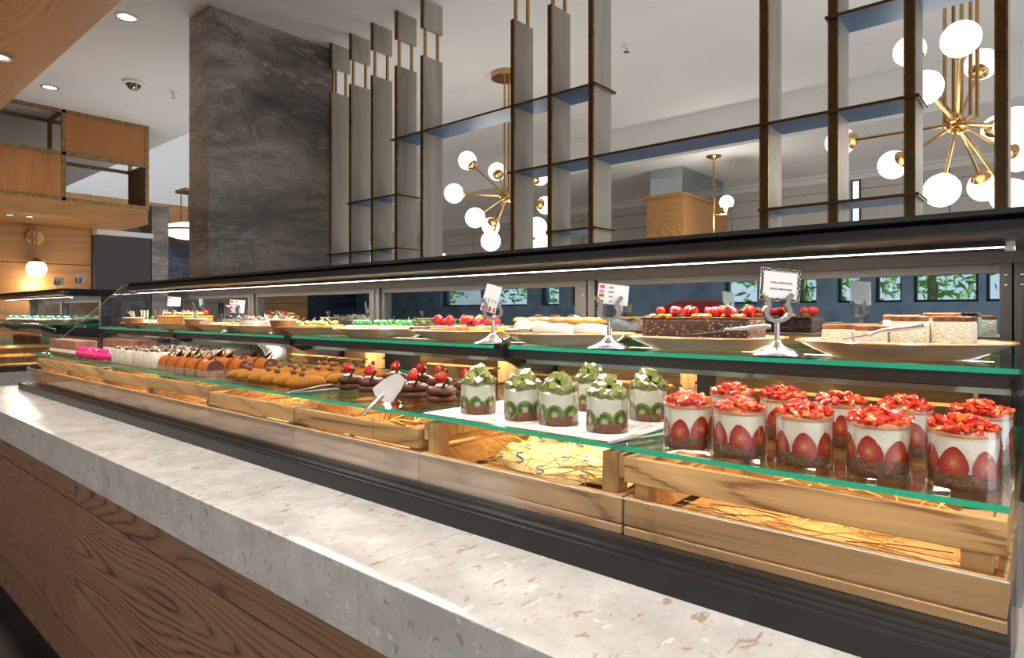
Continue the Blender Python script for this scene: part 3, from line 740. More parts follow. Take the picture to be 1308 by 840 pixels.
# ------------------------------------------------------------------ wooden crates
def hay(n, x0, x1, y0, y1, z0, z1, seed):
    r = random.Random(seed); h = MB()
    for _ in range(n):
        c = Vector((r.uniform(x0 + .05, x1 - .05), r.uniform(y0 + .02, y1 - .02), z0 + (z1 - z0) * r.random() ** 1.6))
        a = r.uniform(0, pi); l = r.uniform(.03, .075); d = Vector((math.cos(a), math.sin(a) * .6, r.uniform(-.25, .3))) * l
        k = Vector((r.uniform(-.01, .01), r.uniform(-.01, .01), r.uniform(0, .012)))
        p0, p2 = c - d, c + d
        for q in (p0, p2): q.x = min(max(q.x, x0), x1); q.y = min(max(q.y, y0), y1); q.z = max(q.z, z0)
        h.tube([p0, c + k, p2], .0011, 3)
    return h
def crate(x0, x1, label, top=True, ztop=1.052, y0=.915, y1=1.34, zb=.9225, seed=0, nhay=150, mid=True):
    t = thing('wooden_crate', label, 'crate', (0, 0, 0), group='wooden crates under the lower glass shelf')
    r = random.Random(seed)
    def slat(a, b, c, d, e, f, nm='slat', m='pine'):
        MB().box(a, b, c, d, e, f).build(nm, M[m], t, bevel=.0015)
    lo = .985
    for y in (y0, y1 - .012):
        if top or y > y0: slat(x0, x1, y, y + .012, ztop - .042, ztop)
        slat(x0, x1, y, y + .012, lo - .045, lo)
        if mid: slat(x0, x1, y - (.001 if y == y0 else 0), y + .011, zb, lo - .048)
    for xx in (x0, x1 - .012):
        for z0, z1 in ((ztop - .04, ztop), (lo - .045, lo)): slat(xx, xx + .012, y0 + .013, y1 - .013, z0, z1)
    for xx in (x0 + .013, x1 - .045):
        for yy in (y0 + .013, y1 - .045): slat(xx, xx + .032, yy, yy + .032, zb + .006, ztop, 'corner_post', 'pine_z')
    for j in range(4):
        w = (y1 - y0 - .03) / 4; slat(x0 + .013, x1 - .013, y0 + .014 + j * w, y0 + .012 + (j + 1) * w - .004, zb, zb + .006, 'bottom_board')
    if nhay: stuff(hay(nhay, x0 + .016, x1 - .016, y0 + .016, y1 - .016, zb + .008, 1.005, seed).build('straw_filling', M['straw'], t))
    return t
cw = [(-.545, -.045, 'rightmost pine crate with two front slats and straw, under the strawberry cups', True, 1.052),
      (-1.055, -.551, 'open fronted pine crate with straw and wax paper, under the kiwi cups', False, 1.052),
      (-1.568, -1.061, 'amber lit pine crate under the chocolate cakes with strawberries', True, 1.034),
      (-2.085, -1.574, 'pine crate with a pale front slat under the mustard eclairs', True, 1.034),
      (-2.60, -2.091, 'pine crate under the caramel glazed slices', True, 1.05),
      (-3.12, -2.606, 'pine crate under the white cakes with chocolate shavings', True, 1.045),
      (-3.64, -3.126, 'pine crate under the pink glazed domes', True, 1.05),
      (-4.16, -3.646, 'leftmost pine crate of the long case, under the layered slices', True, 1.045)]
for i, (a, b, l, tp, zt) in enumerate(cw): crate(a, b, l, tp, zt, seed=i + 3, nhay=210 if i == 1 else 130, mid=True)
for i in range(3):
    crate(-5.98 - .52 * i, -5.47 - .52 * i, ['nearest', 'middle', 'farthest'][i] + ' pine crate in the second display case at the far left', True, 1.045, seed=30 + i, nhay=60)

# crumpled wax paper printed with blue marks inside the open crate
def wax_paper():
    t = thing('wax_paper', 'crumpled cream wax paper printed with blue S marks lying in the straw', 'paper', (-.80, 1.14, .952))
    r = random.Random(5); nx, ny = 26, 14; vs = []; fs = []
    def hgt(u, v): return .008 * math.sin(9 * u + 3 * v) + .006 * math.sin(17 * u - 11 * v) + .004 * math.sin(31 * v + 5 * u)
    W, H = .36, .22
    for j in range(ny):
        for i in range(nx):
            u, v = i / (nx - 1), j / (ny - 1)
            vs.append(((u - .5) * W, (v - .5) * H, .010 + (v - .3) * .035 + hgt(u, v) + r.uniform(-.002, .002)))
    fs = [(j * nx + i, j * nx + i + 1, (j + 1) * nx + i + 1, (j + 1) * nx + i) for j in range(ny - 1) for i in range(nx - 1)]
    o = MB().add(vs, fs).build('sheet', M['paper'], t, smooth=True)
    md = o.modifiers.new('thickness', 'SOLIDIFY'); md.thickness = .0006
    tm = text_mesh('S', .046, plain('blue_print', (.03, .16, .50), .6))
    for i in range(6):
        for j in range(3):
            u, v = (i + .5 + .25 * (j % 2)) / 6.4, (j + .5) / 3
            z = .010 + (v - .3) * .035 + hgt(u, v)
            e = .02
            dzx = (hgt(u + e, v) - hgt(u - e, v)) / (2 * e * W); dzy = ((.035 * 2 * e) + hgt(u, v + e) - hgt(u, v - e)) / (2 * e * H)
            nrm = Vector((-dzx, -dzy, 1)).normalized()
            q = Vector((0, 0, 1)).rotation_difference(nrm)
            p = link('printed_mark', tm, t, Vector(((u - .5) * W, (v - .5) * H, z)) + nrm * .006, q.to_euler())
            p.rotation_euler.rotate_axis('Z', .7)
wax_paper()

# back row of crates and boards standing on the lower shelf
def back_crate(x0, x1, h, label, tilt=0):
    t = thing('display_crate', label, 'crate', ((x0 + x1) / 2, 1.44, LS), tilt, group='upright crates at the back of the lower shelf')
    w = (x1 - x0) / 2
    n = max(2, round(h / .045))
    for k in range(n):
        z = k * h / n
        MB().box(-w, w, 0, .01, z + .002, z + h / n - .004).build('slat', M['pine'], t, bevel=.0015)
        MB().box(-w, w, .085, .095, z + .002, z + h / n - .004).build('slat', M['pine'], t, bevel=.0015)
    for xx in (-w + .001, w - .026):
        MB().box(xx, xx + .025, .0105, .0845, .002, h + .004).build('end_board', M['pine_z'], t, bevel=.0015)
back_crate(-2.52, -1.98, .085, 'long low crate behind the mustard eclairs', .03)
back_crate(-1.66, -1.30, .095, 'crate with three boards behind the chocolate cakes')
back_crate(-1.20, -.70, .08, 'low crate behind the kiwi cups')
back_crate(-.61, -.12, .09, 'pale crate behind the strawberry cups')
for i, (x, l) in enumerate(((-3.35, 'curved clear plastic lid leaning behind the pink domes'), (-2.85, 'curved clear plastic lid leaning behind the caramel slices'))):
    t = thing('plastic_lid', l, 'lid', (x, 1.40, LS), group='clear lids at the back of the lower shelf')
    vs = []; fs = []
    for k in range(13):
        a = pi * k / 12
        for yy in (0, .14): vs.append((-.22 * math.cos(a), yy, .09 * math.sin(a) ** .7 if 0 < k < 12 else 0))
    fs = [(2 * k, 2 * k + 2, 2 * k + 3, 2 * k + 1) for k in range(12)]
    o = MB().add(vs, fs).build('shell', M['lid'], t, smooth=True)
    MB().tube([vs[2 * k] for k in range(13)], .002, 6).build('rim', M['pale_edge'], t)
su = tag(MB().box(-1.045, -.57, .915, 1.37, LS + .0005, LS + .001).build('sugar_dusting', M['sugar']), 'white icing sugar dusted over the glass around the kiwi cups', 'sugar'); stuff(su)

# ------------------------------------------------------------------ dessert cups
CR = .0392
def arc_disc(name, mat, rx, rz, R0, teardrop=0, n=22):
    """a thin fruit slice bent around a cup wall of radius R0; its centre is its origin"""
    vs = []; fs = []; rings = 4
    for side in (0, 1):
        rr = R0 - side * .0025
        vs.append((0, 0, 0) if not side else (0, 0, 0))
        b = len(vs) - 1; vs[b] = (0, rr, 0)
        for j in range(1, rings + 1):
            for k in range(n):
                a = 2 * pi * k / n; s = j / rings
                x = rx * s * math.cos(a); z = rz * s * math.sin(a)
                if teardrop: x *= 1 - teardrop * max(-1, min(1, z / rz)) * .55
                th = x / R0; vs.append((rr * math.sin(th), rr * math.cos(th), z))
        for k in range(n):
            k2 = (k + 1) % n; fs.append((b, b + 1 + k, b + 1 + k2))
            for j in range(rings - 1):
                o = b + 1 + j * n; fs.append((o + k, o + n + k, o + n + k2, o + k2))
    T = 1 + rings * n; oo = 1 + (rings - 1) * n
    for k in range(n):
        k2 = (k + 1) % n; fs.append((oo + k, oo + k2, T + oo + k2, T + oo + k))
    vs = [(x, y - R0, z) for x, y, z in vs]
    return MB().add(vs, fs).mesh(name, mat, smooth=True)
RW = CR - .0017
kiwi_me = arc_disc('kiwi_slice', M['kiwi'], .0185, .0185, RW)
straw_me = arc_disc('strawberry_slice', M['berry_slice'], .0162, .0200, RW, .6)
def cup_wall(h):
    return MB().lathe([(CR - .0006, 0), (CR, 0), (CR, h), (CR - .0006, h), (CR - .0006, 0)], 48).mesh('cup_wall', M['acetate'], smooth=True)
def ring_place(me, name, parent, ang, r, z, rot=0):
    """stand a slice against the wall: local +y points outwards"""
    o = link(name, me, parent, (r * math.cos(ang), r * math.sin(ang), z), (0, 0, ang - pi / 2))
    if rot: o.rotation_euler = (0, rot, ang - pi / 2)
    return o
def lumpy(rad, z0, z1, amp, seed, n=40, dome=0):
    """a layer with an uneven top"""
    r = random.Random(seed); ph = [r.uniform(0, 6) for _ in range(4)]
    vs = []; fs = []; prof = [(rad * .97, z0), (rad, z0 + .001), (rad, z0 + (z1 - z0) * .5), (rad, z1), (rad * .75, z1 + dome * .5), (rad * .4, z1 + dome), (0.0, z1 + dome)]
    for i, (q, z) in enumerate(prof):
        for k in range(n):
            a = 2 * pi * k / n; dz = amp * (math.sin(2 * a + ph[0]) + .6 * math.sin(5 * a + ph[1]) + .3 * math.sin(9 * a + ph[2])) if i >= 3 else 0
            vs.append((q * math.cos(a), q * math.sin(a), z + dz * (.3 + .7 * q / rad)))
    for i in range(len(prof) - 1):
        for k in range(n):
            k2 = (k + 1) % n; fs.append((i * n + k, i * n + k2, (i + 1) * n + k2, (i + 1) * n + k))
    fs.append(tuple(reversed(range(n))))
    return MB().add(vs, fs)
cube_mes = []
for k in range(4):
    r = random.Random(k); s = .0083
    m = MB().box(-s, s, -s * r.uniform(.8, 1.1), s * r.uniform(.8, 1.1), -s * r.uniform(.7, .95), s * r.uniform(.7, .95), [0, 1, 0, 0, 0, 0])
    cube_mes.append(m.mesh('sponge_cube', [M['matcha'], M['icing']], bevel=.0008, seg=1))
bit_mes = []
for k in range(6):
    r = random.Random(40 + k)
    m = MB().sphere((0, 0, 0), .0074, 8, 5, 0, (r.uniform(.9, 1.5), r.uniform(.6, .9), r.uniform(.5, .8)), .22, k)
    bit_mes.append(m.mesh('strawberry_piece', M['berry_bits'], smooth=True))
wall_k = cup_wall(.077); wall_s = cup_wall(.074)

def kiwi_cup(x, y, label, seed):
    r = random.Random(seed); g = r.uniform(0, 6)
    t = thing('kiwi_dessert_cup', label, 'dessert cup', (x, y, LS + .001), group='kiwi cream cups with pistachio sponge cubes')
    link('cup_wall', wall_k, t)
    bi = .015 + r.uniform(0, .004)
    lumpy(CR - .0014, .0008, bi, .0007, seed).build('biscuit_base', M['biscuit_red'], t, smooth=True)
    lumpy(CR - .0022, bi + .0012, .060, .0018, seed + 9, dome=.006).build('cream', M['cream'], t, smooth=True)
    for k in range(7):
        ring_place(kiwi_me, 'kiwi_slice', t, g + k * pi / 3.5, RW - .0003 * (k % 2), bi + .0045 + r.uniform(-.002, .002), r.uniform(-.2, .2))
    n = 22
    for k in range(n):
        if k < 11: q, z = CR * .72, .070
        elif k < 18: q, z = CR * .46, .082
        else: q, z = CR * .22, .093
        a = k * 2.4 + r.uniform(-.3, .3)
        link('sponge_cube', r.choice(cube_mes), t, (q * math.cos(a), q * math.sin(a), z + r.uniform(-.002, .003)), (r.uniform(-.6, .6), r.uniform(-.6, .6), r.uniform(0, 3)))
kc = [(-.957, .997, 'leftmost kiwi cream cup, standing apart beside the chocolate cakes'), (-.832, .998, 'kiwi cup second from the left, touching the third in the front row'), (-.742, 1.0, 'third kiwi cup from the left in the front row'), (-.631, 1.0, 'largest looking kiwi cup, rightmost of the front row'), (-.634, 1.16, 'kiwi cup at the back right, next to the strawberry cups'), (-.795, 1.19, 'kiwi cup half hidden behind the third and fourth front cups')]
for i, (x, y, l) in enumerate(kc): kiwi_cup(x, y, l, 11 + i)

def strawberry_cup(x, y, label, seed):
    r = random.Random(seed); g = r.uniform(0, 6)
    t = thing('strawberry_dessert_cup', label, 'dessert cup', (x, y, LS + .0002), group='strawberry cream cups on chocolate biscuit')
    link('cup_wall', wall_s, t)
    bi = .021 + r.uniform(-.002, .003)
    lumpy(CR - .0014, .0008, bi, .0009, seed).build('biscuit_base', M['biscuit'], t, smooth=True)
    lumpy(CR - .0022, bi + .0012, .0665, .0008, seed + 9, dome=.004).build('cream', M['cream'], t, smooth=True)
    jz = .0605
    lumpy(CR - .0013, jz + .004, .070, .0012, seed + 5, dome=.002).build('strawberry_juice', M['juice'], t, smooth=True)
    for k in range(7):
        ring_place(straw_me, 'strawberry_slice', t, g + k * pi / 3.5 + r.uniform(-.06, .06), RW - .0003 * (k % 2), bi + .0115 + r.uniform(-.003, .003), r.uniform(-.16, .16))
    n = 62
    for k in range(n):
        if k < 26: q, z = CR * .83, .0740
        elif k < 46: q, z = CR * .58, .0785
        else: q, z = CR * .28, .0835
        a = k * 2.4 + r.uniform(-.3, .3); s = r.uniform(.75, 1.15)
        link('strawberry_piece', r.choice(bit_mes), t, (q * math.cos(a), q * math.sin(a), z + r.uniform(-.002, .003)), (r.uniform(-.8, .8), r.uniform(-.8, .8), r.uniform(0, 6)), (s, s, s))
sc_ = [(-.458, .970), (-.371, .963), (-.280, .972), (-.185, .972), (-.092, .976)]
for i, (x, y) in enumerate(sc_):
    strawberry_cup(x, y, ['leftmost strawberry cup of the front row, beside the tongs', 'strawberry cup second from the left in the front row', 'middle strawberry cup of the front row', 'strawberry cup second from the right in the front row', 'nearest strawberry cup, rightmost of the front row'][i], 50 + i)
for i, x in enumerate((-.453, -.362, -.271, -.181, -.087)):
    strawberry_cup(x, 1.14 + (.012 if i == 4 else 0), ['leftmost strawberry cup of the back row, showing tall above the front cups', 'strawberry cup second from the left in the back row', 'middle strawberry cup of the back row', 'strawberry cup second from the right in the back row', 'rightmost strawberry cup of the back row, by the case end'][i], 70 + i)
# ------------------------------------------------------------------ strawberries and other garnish
def strawberry_mb(s=1.0):
    return MB().lathe([(0, -.0150 * s), (.0050 * s, -.0135 * s), (.0100 * s, -.006 * s), (.0128 * s, .002 * s), (.0125 * s, .007 * s), (.008 * s, .0105 * s), (0, .011 * s)], 16)
berry_me = strawberry_mb().mesh('strawberry', M['berry'], smooth=True)
def calyx():
    vs = []; fs = []
    for k in range(6):
        a = k * pi / 3; o = len(vs)
        vs += [(0, 0, .0112), (.004 * math.cos(a - .4), .004 * math.sin(a - .4), .0115), (.0105 * math.cos(a), .0105 * math.sin(a), .0118), (.004 * math.cos(a + .4), .004 * math.sin(a + .4), .0115), (.004 * math.cos(a), .004 * math.sin(a), .0135)]
        fs += [(o, o + 1, o + 4), (o + 1, o + 2, o + 4), (o + 2, o + 3, o + 4), (o + 3, o, o + 4), (o, o + 3, o + 2, o + 1)]
    return MB().add(vs, fs).tube([(0, 0, .012), (.001, 0, .017)], .0009, 6)
calyx_me = calyx().mesh('calyx', M['leaf'])
def put_berry(parent, loc, rot=(0, 0, 0), s=1, green=True):
    o = link('strawberry', berry_me, parent, loc, rot, (s, s, s))
    if green: link('calyx', calyx_me, o)
    return o

# ------------------------------------------------------------------ chocolate cakes with strawberries
disc_mes = []
for k in range(3):
    r = random.Random(80 + k); n = 28; vs = []; fs = []
    prof = [(.029, 0), (.0345, .003), (.036, .009), (.0345, .0145), (.029, .0185), (.014, .0195), (0, .0195)]
    ph = [r.uniform(0, 6) for _ in range(3)]
    for q, z in prof:
        for j in range(n):
            a = 2 * pi * j / n; w = 1 + .07 * math.sin(3 * a + ph[0]) + .04 * math.sin(7 * a + ph[1]) + .02 * math.sin(13 * a + ph[2])
            vs.append((q * w * math.cos(a), q * w * math.sin(a), z))
    for i in range(len(prof) - 1):
        for j in range(n):
            j2 = (j + 1) % n; fs.append((i * n + j, i * n + j2, (i + 1) * n + j2, (i + 1) * n + j))
    fs.append(tuple(reversed(range(n))))
    disc_mes.append(MB().add(vs, fs).mesh('chocolate_disc', M['choc'], smooth=True))
cream_dot = MB().lathe([(.012, 0), (.015, .003), (.011, .007), (.006, .009), (0, .0095)], 18).mesh('cream_dollop', M['cream'], smooth=True)
cake_stick = MB().tube([(0, 0, 0), (.001, 0, .025), (0, 0, .052)], .0034, 8).mesh('chocolate_stick', M['choc'], smooth=True)
stick_me = MB().tube([(0, 0, 0), (.002, 0, .02), (.001, 0, .045)], .0028, 8).mesh('chocolate_stick', M['choc_curl'], smooth=True)
def choc_cake(x, y, label, seed):
    r = random.Random(seed)
    t = thing('chocolate_strawberry_cake', label, 'cake', (x, y, LS + .0005), r.uniform(0, 6), 'chocolate cakes with a strawberry on top')
    link('chocolate_disc', r.choice(disc_mes), t)
    link('chocolate_disc', r.choice(disc_mes), t, (.001, .002, .0185), (0, 0, 2))
    link('cream_dollop', cream_dot, t, (-.004, .002, .0375))
    put_berry(t, (-.004, .002, .0575), (pi + r.uniform(-.4, .4), r.uniform(-.5, .5), r.uniform(0, 6)) if seed % 3 else (r.uniform(-.5, .5), .4, 0), 1.22)
    o = link('chocolate_stick', cake_stick, t); th = -t.rotation_euler.z
    o.location = (.012 * math.cos(th) + .022 * math.sin(th), .012 * math.sin(th) - .022 * math.cos(th), .020); o.rotation_euler = (-.15, .62, th)
cc = [(-1.525, 1.063, 'leftmost front chocolate cake, beside the tong head'), (-1.432, 1.066, 'second front chocolate cake, left of the cake server'), (-1.247, 1.062, 'third front chocolate cake, right of the cake server'), (-1.137, 1.052, 'rightmost front chocolate cake, next to the kiwi cups'),
      (-1.495, 1.20, 'leftmost back chocolate cake, behind the two left front ones'), (-1.385, 1.20, 'back chocolate cake directly behind the server blade'), (-1.285, 1.19, 'back chocolate cake behind the third front one'), (-1.17, 1.18, 'rightmost back chocolate cake')]
for i, (x, y, l) in enumerate(cc): choc_cake(x, y, l , 90 + i)

# ------------------------------------------------------------------ mustard eclairs
def eclair_me():
    m = MB(); n = 16; vs = []; fs = []; prof = []
    for i in range(15):
        u = -1 + 2 * i / 14; w = max(0.001, (1 - abs(u) ** 2.6)) ** .5; prof.append((u * .060, w))
    for yy, w in prof:
        for k in range(n):
            a = 2 * pi * k / n; z = .019 + .0195 * w * math.sin(a)
            vs.append((.028 * w * math.cos(a), yy, max(.0, z)))
    for i in range(14):
        for k in range(n):
            k2 = (k + 1) % n; fs.append((i * n + k, i * n + k2, (i + 1) * n + k2, (i + 1) * n + k))
    return m.add(vs, fs).mesh('eclair', M['mustard'], smooth=True)
ecl = eclair_me()
nut = MB().sphere((0, 0, .006), .0065, 12, 8, 0, (1, 1, .95)).sphere((.002, .002, .0155), .0048, 10, 6, 0, (1, 1, 1.1)).mesh('hazelnut', M['hazelnut'], smooth=True)
k = 0
rows = [(0.985, [-1.985, -1.912, -1.84, -1.768, -1.696, -1.624], 'front row'), (1.115, [-1.99, -1.917, -1.845, -1.773, -1.701, -1.63], 'middle row'), (1.245, [-1.93, -1.857, -1.785, -1.712, -1.64], 'back row')]
for y, xs, rn in rows:
    for i, x in enumerate(xs):
        t = thing('mustard_eclair', 'mustard yellow velvet eclair with a hazelnut, %s from the left in the %s' % (ORD[i], rn), 'eclair', (x, y, LS), R.uniform(-.12, .12) - .12, 'mustard eclairs')
        link('pastry', ecl, t); link('hazelnut', nut, t, (R.uniform(-.004, .004), R.uniform(-.02, .005), .0365)).scale = (1.5, 1.5, 1.45)

# ------------------------------------------------------------------ caramel half-round slices
def halfround(end):
    prof = []; n = 14
    for k in range(n + 1):
        a = pi * k / n; prof.append((-.030 * math.cos(a), .021 + .034 * math.sin(a)))
    
    top = MB().prism(prof, -.036, .036, [2, 2] + [0] * n + [0])
    return top.mesh('glazed_top', [M['caramel'], M['caramel'], M[end]], smooth=True, bevel=.0)
hr, hr_end = halfround('caramel'), halfround('ganache')
base_me = MB().box(-.0368, .0368, -.0308, .0308, 0, .0215).mesh('nut_base', [M['nut_crust']], bevel=.002)
leafc = MB().add([(-.016, 0, 0), (0, -.007, .004), (.020, 0, .010), (0, .007, .004), (0, 0, .0065)], [(0, 1, 4), (1, 2, 4), (2, 3, 4), (3, 0, 4), (0, 3, 2, 1)]).mesh('chocolate_leaf', M['choc_dark'])
goldl = MB().tube([(0, 0, 0), (.004, 0, .010), (.002, 0, .018)], [.003, .004, .001], 6).mesh('gilded_tip', M['hazelnut'])
for y, xs, rn in ((.970, [-2.545, -2.462, -2.379, -2.296, -2.200], 'front row'), (1.055, [-2.515, -2.417, -2.334, -2.251, -2.15], 'second row'), (1.140, [-2.49, -2.397, -2.314, -2.231, -2.14], 'back row')):
    for i, x in enumerate(xs):
        t = thing('caramel_slice', 'caramel glazed half round slice with chocolate leaf, %s from the left in the %s' % (ORD[i], rn), 'cake slice', (x, y, LS), R.uniform(-.05, .05), 'caramel half round slices')
        link('nut_base', base_me, t); link('glazed_top', hr_end if i == len(xs) - 1 else hr, t, (0, 0, .0008))
        link('chocolate_leaf', leafc, t, (R.uniform(-.006, .006), .002, .0550), (R.uniform(-.3, .3), -.45, R.uniform(0, 1.5)), (1.6, 1.6, 1.6))
        link('gilded_tip', goldl, t, (.004, .012, .056), (R.uniform(-.4, .4), .3, 0))

# ------------------------------------------------------------------ white cakes covered with chocolate shavings
curl_mes = [MB().add([(-.012, -.004, 0), (.012, -.004, .002), (.014, .004, .001), (-.010, .004, -.001), (-.012, -.004, .0016), (.012, -.004, .0036), (.014, .004, .0026), (-.010, .004, .0006)], [(0, 3, 2, 1), (4, 5, 6, 7), (0, 1, 5, 4), (2, 3, 7, 6), (0, 4, 7, 3), (1, 2, 6, 5)]).mesh('shaving', M['choc_curl'])]
wc = [(-3.105, .945, .225, .115, 'left front white cake block under chocolate shavings'), (-2.868, .945, .225, .115, 'right front white cake block under chocolate shavings'),
      (-3.06, 1.08, .22, .11, 'left back white cake block under chocolate shavings'), (-2.83, 1.08, .22, .11, 'right back white cake block under chocolate shavings')]
for x, y, w, d, l in wc:
    t = thing('shaved_chocolate_cake', l, 'cake', (x, y, LS), 0, 'white cakes with chocolate shavings')
    MB().box(0, w, 0, d, 0, .062).build('cream_body', M['white_cake'], t, smooth=True, bevel=.004)
    for k in range(105):
        link('shaving', curl_mes[0], t, (R.uniform(.01, w - .01), R.uniform(.006, d - .006), .063 + R.uniform(0, .006)), (R.uniform(-.5, .5), R.uniform(-.5, .5), R.uniform(-.5, .5)))
    for k in range(10):
        link('shaving', curl_mes[0], t, (R.uniform(-.003, .02), R.uniform(.005, d - .01), R.uniform(.02, .055)), (1.2, R.uniform(0, 3), R.uniform(0, 3)))

# ------------------------------------------------------------------ pink domes and layered slices at the far end
dome = MB().lathe([(.022, 0), (.030, .008), (.0325, .021), (.029, .036), (.019, .047), (.008, .0515), (0, .0525)], 28).mesh('glazed_dome', M['pink'], smooth=True)
board = MB().lathe([(.034, 0), (.034, .002)], 24).mesh('biscuit_foot', M['biscuit'])
for y, xs, rn in ((.965, [-3.56, -3.455, -3.35, -3.255], 'front row'), (1.10, [-3.49, -3.385, -3.28, -3.19], 'back row')):
    for i, x in enumerate(xs):
        t = thing('pink_dome_cake', 'shiny pink glazed dome cake, %s from the left in the %s' % (ORD[i], rn), 'cake', (x, y, LS), 0, 'pink glazed dome cakes')
        link('biscuit_foot', board, t); link('glazed_dome', dome, t, (0, 0, .0022))
def layered(x, y, w, d, label):
    t = thing('layered_cake_slice', label, 'cake slice', (x, y, LS), 0, 'layered cream slices with rose cocoa tops')
    z = 0
    for nm, h, m in (('cocoa_layer', .014, 'biscuit'), ('cream_layer', .018, 'cream'), ('cocoa_layer', .006, 'biscuit'), ('top_block', .040, 'copper')):
        MB().box(0, w, 0, d, z, z + h - .0005).build(nm, M[m], t, bevel=.0015); z += h
for i, x in enumerate((-4.10, -3.94, -3.78)): layered(x, .955, .145, .09, 'layered cream slice with rose brown top, %s from the left in front' % ORD[i])
for i, x in enumerate((-3.98, -3.85, -3.72, -3.59)): layered(x, 1.17, .12, .09, 'layered cream slice with rose brown top, %s from the left at the back' % ORD[i])

# ------------------------------------------------------------------ plates on the upper shelf
pl_me = MB().lathe([(.115, 0), (.122, .002), (.150, .014), (.172, .0255), (.181, .0285)], 64)
pl_me.lathe([(.1735, .0305), (.152, .0215), (.118, .0160), (0, .0155)], 64)
pl_me = pl_me.mesh('dish', M['plate'], smooth=True)
rim_me = MB().lathe([(.181, .0285), (.1825, .0298), (.1815, .0315), (.1735, .0305)], 64).mesh('glazed_rim', M['rim'], smooth=True)
def plate(x, y, label, s=1, z=US):
    t = thing('round_plate', label, 'plate', (x, y, z), R.uniform(0, 3), 'cream plates with amber rims on the upper glass shelf')
    t.scale = (s, s, s)
    link('dish', pl_me, t); link('glazed_rim', rim_me, t)
PLX = [-.233, -.619, -1.005, -1.389, -1.80, -2.21, -2.62, -3.03, -3.44, -3.85]
PLN = ['nearest cream plate, holding pale sponge squares with burnt tops', 'cream plate under the nutty brownie with strawberries', 'cream plate of white rolls with peach pieces', 'cream plate of caramel nut squares with strawberries', 'cream plate of white squares with green candies', 'cream plate of small kiwi tarts', 'cream plate of white cakes with dark chocolate curls', 'cream plate of amber pastries beside the big fruit cake', 'cream plate of the tall orange cake with kiwi and raspberries', 'leftmost cream plate, with chocolate sticks and green candies']
for x, l in zip(PLX, PLN): plate(x, 1.40, l, 1 if x > -.3 else .98)
PZ = US + .0165         # the inside of a plate
def on_plate(i, dx, dy): return (PLX[i] + dx, 1.40 + dy, PZ)

# plate 1: sponge squares
def sponge(i, dx, dy, w, d, h, rot, label):
    t = thing('sponge_square', label, 'cake', on_plate(i, dx, dy), rot, 'pale sponge squares with burnt tops')
    MB().box(-w / 2, w / 2, -d / 2, d / 2, 0, h).build('sponge', M['sponge'], t, smooth=True, bevel=.004)
    MB().box(-w / 2 + .001, w / 2 - .001, -d / 2 + .001, d / 2 - .001, h - .0005, h + .009).build('burnt_top', M['burnt'], t, smooth=True, bevel=.002)
for a in [(-.090, -.045, .055, .06, .036, 'pale sponge square at the left front of the nearest plate'), (-.032, -.052, .055, .06, .034, 'pale sponge square with an amber top, second from the left in front'), (.028, -.048, .06, .06, .052, 'taller sponge square behind the serving fork'), (.092, -.035, .06, .06, .052, 'rightmost front sponge square on the nearest plate'),
          (-.062, .03, .06, .06, .036, 'left back sponge square on the nearest plate'), (.002, .034, .06, .06, .054, 'middle back sponge square on the nearest plate'), (.066, .04, .06, .06, .058, 'right back sponge square on the nearest plate')]:
    sponge(0, a[0], a[1], a[2], a[3], a[4], R.uniform(-.05, .05), a[5])

# plate 2: brownie
t = thing('nutty_brownie_cake', 'long dark nutty brownie with strawberries and orange glaze on the second plate', 'cake', on_plate(1, 0, -.015), .03)
MB().box(-.125, .125, -.055, .055, 0, .052).build('nut_coat', M['brownie'], t, smooth=True, bevel=.004)
MB().box(-.128, .122, -.054, .056, .052, .0565).build('chocolate_top', M['choc'], t, smooth=True, bevel=.0018)
for k, (dx, dy, s) in enumerate([(-.093, -.02, .95), (-.07, .03, 1.1), (-.052, -.028, 1.2), (-.038, .012, 1.1), (-.012, -.02, 1.05), (.012, .01, 1.0), (.035, .03, 1.15), (.036, -.025, 1.0), (.076, -.035, 1.25), (.108, -.01, 1.2)]):
    put_berry(t, (dx, dy, .0695), (pi * .75 if k % 3 else .4, R.uniform(-.6, .6), R.uniform(0, 6)), s * .9)
jel = MB().sphere((0, 0, 0), .009, 8, 5, 0, (1.4, 1, .7), .2, 4).mesh('orange_glaze', M['orange'], smooth=True)
for dx, dy in ((-.105, -.035), (-.08, -.045), (-.062, -.048), (.0, -.042), (.018, -.045), (.03, -.05), (.055, .0), (.06, .03), (.092, -.045), (.098, -.02), (-.025, .03)):
    link('orange_glaze', jel, t, (dx, dy, .059), (0, 0, R.uniform(0, 6)))

# plate 3: white rolls with peach
def roll(dx, dy, rot, label):
    t = thing('cream_roll', label, 'roll cake', on_plate(2, dx, dy), rot, 'white cream rolls with peach pieces')
    MB().prism([(.024 * math.cos(a * pi / 8), .021 + .021 * math.sin(a * pi / 8)) for a in range(16)], -.055, .055).build('roll', M['roll_cream'], t, smooth=True, bevel=.003)
    MB().prism([(.011 * math.cos(a * pi / 6), .021 + .011 * math.sin(a * pi / 6)) for a in range(12)], -.057, -.0555).build('filling', M['caramel'], t)
    for k in range(3):
        m = MB().sphere((0, 0, 0), .016, 10, 6, 0, (1.5, .55, .5), .08, k)
        m.build('peach_piece', M['peach'], t, smooth=True).location = (-.035 + .035 * k, R.uniform(-.008, .008), .047)
        t.children[-1].rotation_euler = (R.uniform(-.4, .4), R.uniform(-.6, .6), R.uniform(-.6, .6))
    MB().sphere((0, 0, .041), .012, 10, 6, 0, (1.3, 1, .45)).build('berry_puree', M['purple'], t, smooth=True)
